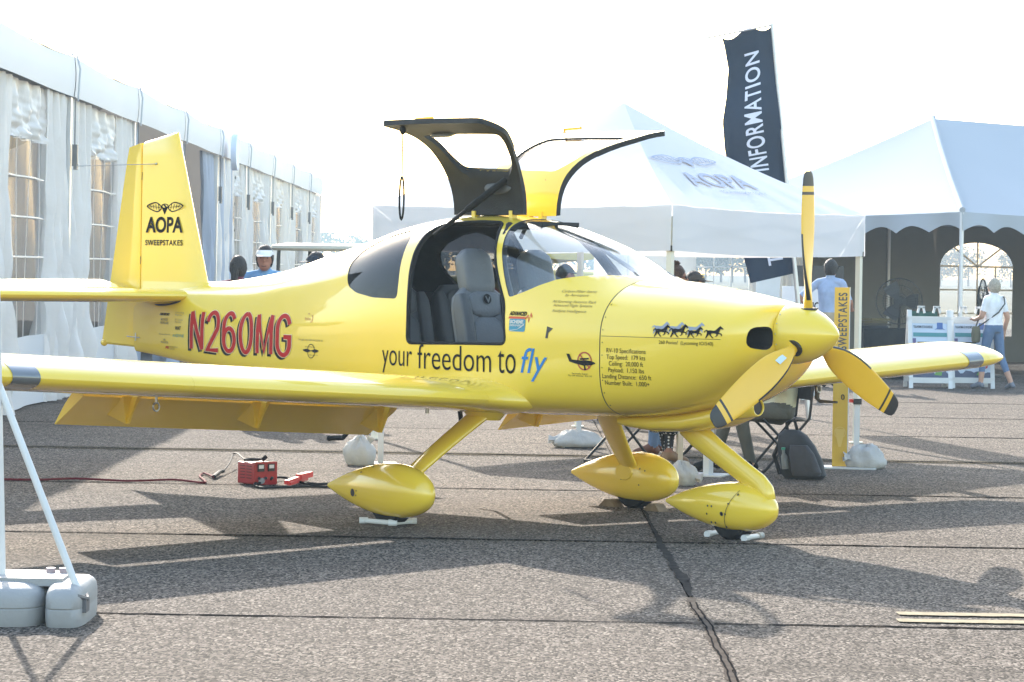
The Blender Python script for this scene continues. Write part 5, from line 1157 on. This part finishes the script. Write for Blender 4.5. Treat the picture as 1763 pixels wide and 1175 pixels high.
g_ = ground_at(996, 771); stake('white barrier post standing by the lying sandbag', g_, .42, True); sack('white sandbag lying flat with its frilled neck sticking out', ground_at(992, 771), .23, .13, .15, .1, (-1, 0, .1), 4)
g_ = ground_at(1474, 796); stake('white barrier post with black and red cap beside the sweepstakes sign', g_, .50, True); sack('plump white sandbag on the foot of the sweepstakes sign', ground_at(1492, 807), .17, .13, .19, 0, (-.9, -.2, .1), 6)
sack('small white sandbag with frayed end behind the far wheel pant', ground_at(1172, 836), .12, .11, .17, 0, (.9, -.3, -.1), 8)
# sweepstakes sign post
SGY = mat('sign_yellow', (.66, .40, .05), .5, var=.06, vscale=6)
b = ground_at(1445, 806); sg = thing('sign_post', 'tall narrow golden sign post with dark vertical lettering on white base', 'sign', b, math.radians(-8))
m = MB(); m.box((0, 0, .77), (.125, .045, 1.51)); m.build('board', SGY, sg, False); m = MB(); m.box((.066, 0, .77), (.006, .047, 1.514)); m.build('edge_strip', WHITEP, sg, False); m = MB(); m.box((.06, 0, .006), (.50, .30, .012)); m.build('base', WHITEP, sg, False)
flat_print('sign_lettering', text_mesh('SWEEPSTAKES', .02, 0, 1.15), (0, 1, 0, 1), lambda a, b_, off: Vector((.045 - .075 * b_, -.0255, 1.0 + .48 * a)), mat('slate_ink', (.07, .08, .09), .6), sg)
flat_print('sign_emblem', ring_poly(0, .30, .05, .006, 0, 6.283, 20) + ring_poly(0, .30, .03, .005, 0, 6.283, 16) + [[(-.045, .33), (.045, .33), (.01, .18), (-.01, .18)]], None, lambda u, v, off: Vector((u, -.0255, v)), mat('sign_pale', (.74, .50, .12), .5), sg)
m = MB(); m.tube([Vector((.02 + .0 * t, -.03, .60)) + Vector((.012 * math.cos(t), 0, .02 * math.sin(t))) for t in frange(0, 6.283 * 11 / 12, 12)], .004, 5, closed=True); m.build('hook', BLKP, sg)
# second post seen on edge
b = ground_at(1219, 819); sg2 = thing('sign_post', 'white sign post seen edge-on behind the nose gear', 'sign', b, math.radians(70)); m = MB(); m.box((0, 0, .60), (.125, .05, 1.18)); m.build('board', WHITEP, sg2, False); m = MB(); m.box((0, 0, .006), (.3, .3, .012)); m.build('base', WHITEP, sg2, False)
b = ground_at(1171, 804); tb = thing('wooden_stool', 'pale wooden stool standing among the seated people', 'stool', b); 
for qx in (0, .26):
    for qy in (0, .26): m = MB(); m.bar((qx, qy, 0), (qx, qy, .50), .04, .04); m.build('leg', mat('pale_wood', (.62, .52, .38), .6), tb, False)
m = MB(); m.box((.13, .13, .515), (.36, .36, .03)); m.build('seat', MATS['pale_wood'], tb, False)
# backpack
b = ground_at(1378, 824); bp = thing('backpack', 'dark grey backpack leaning with a bottle in its side pocket', 'backpack', b, math.radians(-12)); BPK = cloth('pack_grey', (.035, .037, .042)); BPK2 = cloth('pack_black', (.015, .015, .017))
m = MB(); m.loft([[Vector((cx + rx * math.copysign(abs(math.cos(a)) ** .6, math.cos(a)), cy + ry * math.copysign(abs(math.sin(a)) ** .6, math.sin(a)), z)) for a in frange(0, 2 * math.pi * 27 / 28, 28)] for z, rx, ry, cx, cy in ((0, .15, .10, .03, 0), (.03, .175, .12, .03, 0), (.15, .17, .12, 0, 0), (.26, .15, .11, -.04, .02), (.34, .115, .09, -.07, .03), (.385, .06, .05, -.08, .04))]); m.build('body', BPK, bp)
m = MB(); m.loft([[Vector((cx + rx * math.copysign(abs(math.cos(a)) ** .6, math.cos(a)), cy + .06 * math.copysign(abs(math.sin(a)) ** .6, math.sin(a)), z)) for a in frange(0, 2 * math.pi * 19 / 20, 20)] for z, rx, cx, cy in ((.03, .11, .06, -.11), (.06, .12, .06, -.125), (.20, .10, .02, -.11), (.27, .07, -.01, -.08))]); m.build('front_pocket', cloth('pack_pocket', (.055, .055, .065)), bp)
m = MB(); m.tube([Vector((-.11, .03, .36)), Vector((-.12, .02, .44)), Vector((-.06, .02, .47)), Vector((-.03, .03, .37))], .014, 7); m.build('handle', BPK2, bp)
m = MB(); m.tube([Vector((-.15, -.03, .32)), Vector((-.21, -.03, .18)), Vector((-.16, -.02, .03))], .018, 7); m.build('strap', BPK2, bp)
m = MB(); m.tube([Vector((-.11, -.11, .08)), Vector((-.12, -.115, .18)), Vector((-.125, -.115, .205)), Vector((-.127, -.115, .235))], [.026, .026, .012, .014], 10); m.build('bottle', glassmat('bottle', (.75, .85, .85), 1.0, .05, .3), bp); m = MB(); m.tube([Vector((-.127, -.115, .232)), Vector((-.128, -.115, .25))], .016, 10); m.build('bottle_cap', mat('bottle_green', (.05, .30, .20), .4), bp)
# battery charger
b = ground_at(437, 836); ca = math.radians(45); chg = thing('battery_charger', 'red metal battery charger box with two gauges on its face', 'charger', b, 0)
RED = mat('charger_red', (.30, .012, .015), .4, var=.1, vscale=10); R3 = Matrix.Rotation(math.radians(42), 3, 'Z')
def cp_(x, y, z): return R3 @ Vector((x, y, z))
W2, D2, H2 = .205, .20, .165
m = MB(); ol = rounded([(0, .005), (W2, .005), (W2, H2), (0, H2)], .012, 3); m.prism(ol, lambda p, t: cp_(p[0], t, p[1]), 0, D2); m.build('case', RED, chg)
m = MB(); ol = rounded([(-.004, .0), (W2 + .004, .0), (W2 + .004, H2 + .006), (-.004, H2 + .006)], .012, 3); m.prism(ol, lambda p, t: cp_(p[0], t, p[1]), -.006, 0); fp = m.build('front_plate', RED, chg)
for gx in (.055, .15):
    m = MB(); ol = [(gx - .028, .10), (gx + .028, .10), (gx + .028, .155), (gx - .028, .155)]; m.prism(ol, lambda p, t: cp_(p[0], t, p[1]), -.016, -.006); ga = m.build('gauge', BLKP, fp, False)
    m = MB(); m.add([cp_(gx + a, -.0165, z) for a, z in ((-.022, .122), (.022, .122), (.022, .148), (-.022, .148))], [(0, 1, 2, 3)]); m.build('gauge_face', WHITEP, ga, False)
for kx in (.04, .1, .16): m = MB(); c = cp_(kx, -.012, .05); m.ell(c, (.012, .012, .012), 10, 8); m.build('knob', BLKP, fp)
for k in range(5):
    for x0 in (.03, .11): m = MB(); z = .05 + k * .022; m.box(cp_(-.001, x0 + .03, z), (.004, .06, .006), rot=R3); m.build('vent_slot', mat('vent_dark', (.05, .005, .006), .6), chg, False)
m = MB(); m.tube([cp_(.05 + .06 * math.cos(t), .09 + .05 * math.sin(t), H2 + .012 + .006 * t / 6) for t in frange(0, 12.6, 26)], .008, 6); m.tube([cp_(.14, .09, H2 + .01), cp_(.17, .08, H2 + .04)], .016, 8); m.build('coiled_lead', BLK, chg)
cable = MB()
def gp(px, py, z=.012): q = ground_at(px, py); return Vector((q.x, q.y, z))
def cat(pts, k=6):
    out = []
    for i in range(len(pts) - 1):
        p0, p1, p2, p3 = pts[max(i - 1, 0)], pts[i], pts[i + 1], pts[min(i + 2, len(pts) - 1)]
        for j in range(k): t = j / k; out.append(.5 * (2 * p1 + (p2 - p0) * t + (2 * p0 - 5 * p1 + 4 * p2 - p3) * t * t + (3 * p1 - p0 - 3 * p2 + p3) * t ** 3))
    return out + [pts[-1]]
ec = thing('extension_cord', 'dark red extension cord running across the concrete to the charger', 'cord', gp(200, 830, 0)); eb = gp(200, 830, 0)
m = MB(); m.tube([p - eb for p in cat([gp(-60, 827), gp(60, 829), gp(130, 827), gp(220, 831), gp(300, 829), gp(352, 834), gp(344, 823), gp(352, 818), gp(368, 826, .02)])], .009, 6); m.build('cord', mat('cord_red', (.12, .015, .02), .8, spec=.1), ec)
m = MB(); m.tube([p - eb for p in cat([gp(368, 826, .02), gp(378, 820, .03), gp(384, 818, .03)])], [.016] * 13, 8); m.tube([p - eb for p in cat([gp(384, 818, .03), gp(394, 812, .06), gp(404, 806, .12), b + cp_(.0, .12, H2 + .02)])], .007, 6); m.build('plug', BLK, ec)
ck = gp(480, 838, 0); cl = thing('jumper_leads', 'black battery leads with grey plug and red clamps lying by the charger', 'cable', ck)
m = MB(); m.tube([p - ck for p in cat([b + cp_(.15, -.01, .04), gp(452, 832, .03), gp(438, 838), gp(455, 843), gp(490, 842), gp(530, 841), gp(575, 842)])], .010, 7); m.tube([p - ck for p in cat([gp(440, 838), gp(470, 830, .03), gp(495, 828, .02), gp(530, 836), gp(575, 836)])], .010, 7); m.build('cable', BLK, cl)
m = MB(); m.tube([gp(450, 836, .03) - ck, gp(466, 826, .05) - ck], [.022, .028], 10); m.build('grey_plug', mat('plug_grey', (.22, .22, .23), .6), cl)
m = MB(); a0, a1 = gp(493, 838, .03) - ck, gp(534, 829, .055) - ck; m.bar(a0, a1, .035, .03); m.bar(a0 + Vector((.02, 0, -.01)), a1 + Vector((-.03, 0, -.035)), .03, .022); m.bar(a0.lerp(a1, .5) + Vector((0, 0, .01)), a1, .045, .04); m.build('clamp', mat('clamp_red', (.58, .03, .03), .4), cl)
# wheel chocks
def pipe_chock(label, pts, r=.016):
    q = ground_at(*pts[0]); t = thing('wheel_chock', label, 'wheel chock', (q.x, q.y, 0)); P = [ground_at(*p) - Vector((q.x, q.y, 0)) + Vector((0, 0, r)) for p in pts]
    m = MB(); m.tube(P, r, 10); m.build('pipe', WHITEP, t)
    for e in (P[0], P[len(P) // 2], P[-1]):
        m = MB(); d = (P[-1] - P[0]).normalized() * .028; m.tube([e - d, e + d], r * 1.35, 10); m.build('fitting', WHITEP, t)
pipe_chock('white pipe chock in front of the near main wheel', [(626, 901), (676, 905), (710, 902)])
pipe_chock('short white pipe chock behind the nose wheel', [(1220, 924), (1240, 920)]); pipe_chock('short white pipe chock in front of the nose wheel', [(1284, 931), (1308, 927)])
for px, py, lb in ((1128, 880, 'wooden wedge chock ahead of the far main wheel'), (1052, 872, 'wooden wedge chock behind the far main wheel')):
    q = ground_at(px, py); t = MB(); t.prism([(-.08, 0), (.08, 0), (.035, .05), (-.02, .05)], lambda p, y: (p[0], y, p[1]), -.045, .045); o = t.build('wood_chock', WOOD, None, False, loc=q, rotz=HEAD); tag(o, lb, 'wheel chock')
# grey weighted base with white poles, left foreground
q = ground_at(60, 1082); GP = mat('grey_plastic', (.30, .295, .29), .6, var=.06, vscale=5, bump=.15, bscale=60); fb_ = thing('weighted_base', 'grey plastic weighted base holding slanted white poles', 'base', q)
SCL = 4731 * 1 / q.y
bw = lambda px, py, z=0: ground_at(px, py, z) - q
def lobe(x0, x1, yd, h):
    m = MB(); rings = []
    for z, k in ((0, .97), (.03, 1.0), (h * .45, 1.0), (h * .48, .985), (h * .51, 1.0), (h * .75, .995), (h * .9, .95), (h, .86), (h * 1.08, .70), (h * 1.11, .5)):
        rings.append([Vector(((x0 + x1) / 2 + (x1 - x0) / 2 * k * math.copysign(abs(math.cos(a)) ** .5, math.cos(a)), yd * .5 + yd * .5 * k * math.copysign(abs(math.sin(a)) ** .5, math.sin(a)), z)) for a in frange(0, 2 * math.pi * 31 / 32, 32)])
    m.loft(rings); return m
xa, xb, xc = bw(-110, 1082).x, bw(68, 1082).x, bw(140, 1082).x
lobe(xa, xb, .62, .17).build('tank', GP, fb_); lobe(xb + .004, xc, .62, .17).build('tank', GP, fb_)
m = MB(); m.box(((xa + xc) / 2 - .03, .33, .185), (xc - xa - .16, .34, .035)); m.build('lid', GP, fb_, False)
for dx in (-.10, -.16): m = MB(); m.tube([Vector((xb + .14 + dx, .40, .20)), Vector((xb + .14 + dx, .40, .225))], .022, 10); m.build('filler_cap', mat('cap_rose', (.34, .26, .27), .5), fb_)
m = MB(); m.tube([Vector((xc - .03, .12, .15)), at(-30, 590, q.y + .35) - q], .0165, 12); m.build('brace_pole', WHITEP, fb_)
m = MB(); m.tube([at(4, 1000, q.y + .3) - q, at(-8, 400, q.y + .3) - q], .0165, 12); m.build('upright_pole', WHITEP, fb_)
m = MB(); m.box((xc - .005, .14, .09), (.03, .10, .06)); m.tube([Vector((xc - .03, .05, .14)), Vector((xc + .008, .12, .12)), Vector((xc - .01, .2, .13))], .012, 6); m.build('clip', mat('clip_dark', (.10, .10, .11), .5), fb_)
# ---- right: sign boards, fans, table
def aframe(label, px0, px1, py, seed):
    a, b = ground_at(px0, py), ground_at(px1, py); t = thing('sandwich_board', label, 'sign board', (a + b) / 2, 0, None); wd = (b - a).x; n = -1
    for fr in (-1, 1):
        m = MB(); y0 = fr * .30
        ty = lambda z: y0 * (1 - z / 1.25)
        for x in (-wd / 2 + .03, wd / 2 - .03): m.bar((x, ty(0), 0), (x, ty(1.14), 1.14), .06, .03, up=(0, 1, 0))
        m.bar((-wd / 2, ty(.12), .12), (wd / 2, ty(.12), .12), .03, .08); m.bar((-wd / 2, ty(1.0), 1.0), (wd / 2, ty(1.0), 1.0), .03, .10); m.build('frame', WHITEP, t, False)
        m = MB(); m.add([(-wd / 2 + .05, ty(.15) - .0 * fr, .15), (wd / 2 - .05, ty(.15), .15), (wd / 2 - .05, ty(.98), .98), (-wd / 2 + .05, ty(.98), .98)], [(0, 1, 2, 3)]); pan = m.build('panel', mat('poster_pale', (.46, .53, .63), .5, var=.08, vscale=3), t, False)
        if fr < 0:
            def pf(u, v, off): z = .15 + .83 * v; return Vector((-wd / 2 + .05 + (wd - .1) * u, ty(z) - .006 - off, z))
            flat_print('poster_lettering', text_mesh('TULLAHOMA FLY-IN SCHEDULE', .02), (.06, .58, .88, .925), pf, INK, pan)
            flat_print('poster_band', [[(.05, .73), (.97, .73), (.97, .80), (.05, .80)]], None, pf, mat('teal_band', (.05, .22, .24), .5), pan)
            flat_print('poster_emblem', [[(.70, .86), (.86, .86), (.86, .985), (.70, .985)], [(.62, .85), (.78, .91), (.94, .85), (.78, .875)]], None, pf, mat('poster_blue', (.06, .13, .34), .5), pan)
            for k in range(5): flat_print('poster_line', [[(.16, .62 - .10 * k), (.62 + .25 * ((k * 7 + seed) % 2), .62 - .10 * k), (.62 + .25 * ((k * 7 + seed) % 2), .638 - .10 * k), (.16, .638 - .10 * k)]], None, pf, INK, pan)
            flat_print('poster_column', [[(.03, .15), (.12, .15), (.12, .70), (.03, .70)]], None, pf, mat('poster_violet', (.10, .08, .20), .5), pan)
            rnd = random.Random(seed); pts = [(.02, .0)] + [(x, .10 + rnd.uniform(-.02, .05)) for x in frange(.02, .98, 14)] + [(.98, .0)]
            flat_print('poster_scene', [pts], None, pf, mat('poster_dark', (.05, .06, .11), .5), pan); flat_print('poster_grass', [[(.60, .06), (.80, .05), (.82, .12), (.65, .11)]], None, pf, mat('poster_green', (.10, .25, .04), .5), pan, None, .002)
            if seed == 2: flat_print('poster_mark', [[(.84 + .08 * math.cos(a), .22 + .05 * math.sin(a)) for a in frange(0, 5.9, 14)]], None, pf, mat('poster_red', (.45, .04, .05), .5), pan, None, .002)
    m = MB()
    for x in (-wd * .18, wd * .18): m.bar((x - .05, 0, 1.10), (x - .03, 0, 1.19), .05, .03); m.bar((x + .05, 0, 1.10), (x + .03, 0, 1.19), .05, .03); m.bar((x - .05, 0, 1.19), (x + .05, 0, 1.19), .05, .03)
    m.build('handle', WHITEP, t, False); return t
aframe('white sandwich board schedule poster beside the black draped table', 1562, 1632, 668, 1); aframe('white sandwich board schedule poster next to the person in denim capris', 1634, 1704, 668, 2)
def fan(label, c, yaw):
    t = thing('pedestal_fan', label, 'fan', (c.x, c.y, 0), yaw); z = c.z; r = .38; FB = mat('fan_black', (.03, .03, .033), .5)
    m = MB()
    for rr, dx in ((r, 0), (r * .7, .05), (r * .35, .07), (r * .7, -.06), (r * .35, -.08)): m.tube([Vector((dx, rr * math.cos(a), z + rr * math.sin(a))) for a in frange(0, 2 * math.pi * 31 / 32, 32)], .006 if rr < r else .011, 5, closed=True)
    for k in range(36):
        a = 2 * math.pi * k / 36
        for sg_ in (1, -1): m.tube([Vector((sg_ * .08, .06 * math.cos(a), z + .06 * math.sin(a))), Vector((sg_ * .06, r * .6 * math.cos(a), z + r * .6 * math.sin(a))), Vector((0, r * math.cos(a), z + r * math.sin(a)))], .003, 4)
    m.build('grille', FB, t)
    for k in range(3):
        a0 = 2 * math.pi * k / 3; m = MB(); pts = [(.06, -.3), (.34, -.45), (.34, .35), (.06, .3)]; m.add([Vector((.02 * math.sin(da * 2), rr * math.cos(a0 + da), z + rr * math.sin(a0 + da))) for rr, da in ((.05, -.5), (.20, -.55), (.34, -.4), (.34, .4), (.20, .55), (.05, .5))], [tuple(range(6))]); m.build('blade', mat('fan_blade', (.06, .06, .065), .5), t)
    m = MB(); m.tube([Vector((-.22, 0, z)), Vector((-.02, 0, z))], [.085, .095], 14); m.tube([Vector((.0, 0, z)), Vector((.085, 0, z))], .05, 12); m.build('motor', FB, t)
    m = MB(); m.tube([Vector((-.1, 0, .03)), Vector((-.1, 0, z - .05))], .024, 8); m.build('stand', FB, t); m = MB(); m.loft([[Vector((-.1 + rr * math.cos(a), rr * math.sin(a), zz)) for a in frange(0, 6.283 * 19 / 20, 20)] for rr, zz in ((.3, 0), (.3, .03), (.05, .06))]); m.build('foot', FB, t); return t
fan('black pedestal fan facing out beside the draped table', at(1548, 519, 45.5), math.radians(-100)); fan('black pedestal fan turned sideways before the arched window', at(1692, 520, 45.5), math.radians(160))
DRAPE = cloth('black_drape', (.012, .012, .013))
def draped(label, px0, px1, D, ztop, dep=.75):
    a, b = gxy(px0, D), gxy(px1, D); t = thing('draped_table', label, 'table', (a + b) / 2); wd = (b - a).x; m = MB(); n = 60
    per = [(-wd / 2 + wd * u, -dep / 2) for u in frange(0, 1, 30)] + [(wd / 2, -dep / 2 + dep * u) for u in frange(0, 1, 12)] + [(wd / 2 - wd * u, dep / 2) for u in frange(0, 1, 30)] + [(-wd / 2, dep / 2 - dep * u) for u in frange(0, 1, 12)]
    m.loft([[Vector((x * k + .015 * w_ * math.sin(i * 1.3), y * k + .02 * w_ * math.sin(i * 1.1), z)) for i, (x, y) in enumerate(per)] for z, k, w_ in ((0.01, 1.0, 1), (ztop * .6, 1, .7), (ztop - .02, 1, 0), (ztop, .995, 0))]); m.build('cloth', DRAPE, t, ang=60)
    return t, wd
dt, wd = draped('long table under a black cloth inside the tent', 1484, 1600, 44.0, .80)
bk = tag(MB().box((0, 0, .14), (.42, .3, .28)).build('box_of_goods', cloth('goods_green', (.03, .09, .07), var=.5, vs=9), None, False, loc=gxy(1590, 44.0) + Vector((0, 0, .80))), 'dark green box standing on the black draped table', 'box')
gd = thing('merchandise_pile', 'low dark pile of folded goods on the black draped table', 'goods', gxy(1502, 44) + Vector((0, 0, .80)))
for k in range(4): m = MB(); m.box((.05 * (k % 2), 0, .02 + .04 * k), (.5 - .05 * k, .35, .035), rot=Matrix.Rotation(.15 * k, 3, 'Z')); m.build('folded_cloth', cloth('goods%d' % k, (.03 + .03 * k, .03 + .02 * k, .035)), gd, False)
dt2, wd2 = draped('black draped booth behind the tullahoma board', 1345, 1440, 43.2, 1.05)
scn = thing('display_screen', 'black display screen standing on the black draped booth', 'screen', gxy(1412, 43.2) + Vector((0, 0, 1.05))); m = MB(); m.box((0, 0, .50), (.75, .05, .46)); m.build('panel', BLKP, scn, False); m = MB(); m.box((0, 0, .14), (.06, .05, .28)); m.box((0, 0, .01), (.35, .2, .02)); m.build('stand', BLKP, scn, False)
q = gxy(1393, 42.4); tbd = thing('notice_board', 'white notice board lettered TULLAHOMA in front of the black booth', 'sign board', q)
m = MB(); m.box((0, 0, 1.245), (.82, .03, .42)); m.build('board', mat('board_white', (.60, .61, .64), .6), tbd, False)
for x in (-.35, .35): m = MB(); m.bar((x, .03, 0), (x, .03, 1.4), .03, .03); m.build('leg', ALU, tbd, False)
flat_print('board_lettering', text_mesh('TULLAHOMA', .03), (-.36, .36, 1.10, 1.215), lambda u, v, off: Vector((u, -.017, v)), INK, tbd); flat_print('board_lettering', text_mesh('FLY-IN', 0), (.12, .34, 1.05, 1.08), lambda u, v, off: Vector((u, -.017, v)), INK, tbd)
q = gxy(1318, 41.5); wb = thing('white_display_board', 'blank white display board leaning under the navy banner', 'board', q); m = MB(); m.bar((0, 0, .02), (.06, .12, 1.72), .36, .03, up=(0, -1, 0)); m.build('board', WHITEP, wb, False); m = MB(); m.bar((.1, .5, .0), (.08, .14, 1.4), .03, .03); m.build('prop', ALU, wb, False)
# white folding chair behind the far wing
q = gxy(1375, 35.5); wc_ = thing('white_folding_chair', 'white slatted folding chair beyond the far wing', 'chair', q, math.radians(-150))
for qq in (-1, 1):
    m = MB(); m.bar((.22, qq * .21, 0), (-.24, qq * .21, .98), .03, .045); m.build('leg', WHITEP, wc_, False); m = MB(); m.bar((-.24, qq * .18, 0), (.20, qq * .18, .46), .03, .045); m.build('leg', WHITEP, wc_, False)
for z in (.72, .82, .92): m = MB(); x = .22 - .46 * z / .98; m.bar((x, -.2, z), (x, .2, z), .02, .06); m.build('back_slat', WHITEP, wc_, False)
for k in range(4): m = MB(); m.bar((-.12 + .1 * k, -.19, .46), (-.12 + .1 * k, .19, .46), .085, .02); m.build('seat_slat', WHITEP, wc_, False)
# ---- golf cart, far left
q = gxy(600, 37); gc = thing('golf_cart', 'golf cart with pale flat roof parked beyond the tail', 'golf cart', q, math.radians(-20)); GCW = mat('cart_tan', (.62, .56, .44), .5)
m = MB(); m.loft([[Vector((1.0 * kx * math.copysign(abs(math.cos(a)) ** .4, math.cos(a)), .62 * kx * math.copysign(abs(math.sin(a)) ** .4, math.sin(a)), z)) for a in frange(0, 6.283 * 27 / 28, 28)] for z, kx in ((1.84, .96), (1.87, 1.0), (1.91, .98), (1.94, .8))]); m.build('roof', GCW, gc)
for x in (-.8, .75):
    for y in (-.5, .5): m = MB(); m.tube([Vector((x * 1.05, y, .7)), Vector((x, y, 1.86))], .025, 8); m.build('roof_post', BLKP, gc)
m = MB(); m.loft([[Vector((x, .58 * math.copysign(abs(math.cos(a)) ** .5, math.cos(a)), zc + h_ * math.copysign(abs(math.sin(a)) ** .5, math.sin(a)))) for a in frange(0, 6.283 * 19 / 20, 20)] for x, zc, h_ in ((-1.15, .55, .15), (-1.05, .58, .25), (-.3, .55, .25), (.1, .38, .08), (.6, .40, .10), (.8, .62, .33), (1.1, .58, .28), (1.2, .5, .15))]); m.build('body', mat('cart_body', (.55, .50, .35), .4), gc)
m = MB(); m.box((-.45, 0, .86), (.5, 1.0, .12)); m.box((-.72, 0, 1.1), (.12, 1.0, .42)); m.build('seat', BLK, gc)
m = MB(); m.tube([Vector((.62, .25, .8)), Vector((.35, .25, 1.05))], .02, 6); m.tube([Vector((.35 + .05 * math.sin(a), .25 + .17 * math.cos(a), 1.06 + .15 * math.sin(a))) for a in frange(0, 6.283 * 15 / 16, 16)], .014, 6, closed=True); m.build('steering_wheel', BLK, gc)
for x in (-.8, .8):
    for y in (-.52, .52): m = MB(); m.loft([[Vector((x + rr * math.cos(a), y + dy, .22 + rr * math.sin(a))) for a in frange(0, 6.283 * 23 / 24, 24)] for rr, dy in ((.14, -.09), (.21, -.08), (.22, 0), (.21, .08), (.14, .09))]); m.build('wheel', BLK, gc)
# ---- far yellow biplane-like aircraft seen through the cabin glass
q = gxy(930, 62); fa_ = thing('distant_aircraft', 'distant pale yellow aircraft parked beyond the canopy', 'airplane', q, math.radians(10)); PY = mat('pale_yellow', (.66, .52, .16), .5)
m = MB(); m.loft([[Vector((x, ry * math.cos(a), z + rz * math.sin(a))) for a in frange(0, 6.283 * 19 / 20, 20)] for x, ry, rz, z in ((-4.2, .06, .15, 1.1), (-2.5, .28, .38, 1.05), (-.5, .48, .58, 1.1), (1.2, .48, .55, 1.1), (2.2, .42, .45, 1.1), (2.4, .2, .2, 1.1))]); m.build('fuselage', PY, fa_)
m = MB(); m.loft([[Vector((.3 - p[0] * 1.6, y, 1.85 + p[1] * 1.6 + .02 * abs(y))) for p in UP[::-3] + LO[1::3]] for y in (-4.8, 0, 4.8)]); m.build('wing', PY, fa_)
m = MB(); m.loft([[Vector((-3.5 - p[0] * .9, y, 1.2 + p[1] * .8)) for p in UP[::-3] + LO[1::3]] for y in (-1.5, 0, 1.5)]); m.build('tailplane', PY, fa_)
m = MB(); m.prism([(-3.3, 1.2), (-4.3, 1.15), (-4.4, 2.1), (-4.0, 2.15)], lambda p, t: (p[0], t, p[1]), -.04, .04); m.build('fin', PY, fa_)
for y in (-1, 0, 1):
    m = MB(); xx = .6 if y else 2.0; m.loft([[Vector((xx + rr * math.cos(a), y * 1.0 + dy, .22 + rr * math.sin(a))) for a in frange(0, 6.283 * 15 / 16, 16)] for rr, dy in ((.12, -.07), (.22, -.05), (.22, .05), (.12, .07))]); m.tube([Vector((xx, y, .22)), Vector((xx - .1, y * .4, .8))], .03, 6); m.build('wheel', BLK, fa_)
# ---- far tree line
LEAFS = [mat('far_leaf_%d' % k, c, .9) for k, c in enumerate(((.05, .085, .03), (.065, .10, .035), (.04, .07, .03)))]
BARK = mat('bark', (.10, .08, .06), .9)
def far_tree(x, y, h, seed):
    rnd = random.Random(seed); t = thing('tree', 'distant hazy broadleaf tree in the tree line across the field', 'tree', (x, y, 0), 0, 'far tree line')
    m = MB(); m.tube([Vector((0, 0, 0)), Vector((.1, 0, h * .3)), Vector((0, .1, h * .6))], [h * .03, h * .022, h * .008], 6); m.build('trunk', BARK, t)
    m = MB(); vs = []; fs = []
    lob = [(rnd.uniform(-.28, .28) * h, rnd.uniform(-.28, .28) * h, rnd.uniform(.35, .82) * h, rnd.uniform(.13, .24) * h) for _ in range(9)]
    for k in range(650):
        lx, ly, lz, lr = rnd.choice(lob); d = Vector((rnd.gauss(0, 1), rnd.gauss(0, 1), rnd.gauss(0, 1))).normalized() * lr * rnd.uniform(.6, 1.08); c = Vector((lx, ly, lz)) + d
        u = Vector((rnd.gauss(0, 1), rnd.gauss(0, 1), rnd.gauss(0, 1))).normalized(); v = u.orthogonal().normalized(); s_ = rnd.uniform(.02, .045) * h; o_ = len(vs); vs += [c + u * s_, c + v * s_, c - u * s_ * .9, c - v * s_]; fs.append((o_, o_ + 1, o_ + 2, o_ + 3))
    m.add(vs, fs); m.build('crown', LEAFS[seed % 3], t, False, fix=False); return t
protos = []
rnd = random.Random(11); k = 0; x = -62.0
while x < 118:
    h = rnd.uniform(7.5, 10.5); y = 560 + rnd.uniform(-25, 25)
    if k < 5: protos.append(far_tree(x, y, h, 20 + k))
    else: c = copy_tree(protos[k % 5]); c.location = (x, y, 0); c.rotation_euler.z = rnd.uniform(0, 6.28); c.scale = [rnd.uniform(.85, 1.15)] * 3
    x += rnd.uniform(2.2, 4.0); k += 1
# ---- haze: even, pale air over the whole field
hz = MB(); hz.box((0, 330, 6.5), (900, 800, 15.5)); ho = hz.build('haze', WHITEP, None, False); ho['kind'] = 'stuff'
hm_ = bpy.data.materials.new('haze_air'); hm_.use_nodes = True; n = hm_.node_tree; n.nodes.remove(n.nodes['Principled BSDF']); pv = n.nodes.new('ShaderNodeVolumePrincipled'); pv.inputs['Color'].default_value = (.62, .82, 1, 1); pv.inputs['Density'].default_value = .0006; pv.inputs['Anisotropy'].default_value = .3
n.links.new(pv.outputs[0], n.nodes['Material Output'].inputs['Volume']); ho.data.materials.clear(); ho.data.materials.append(hm_)
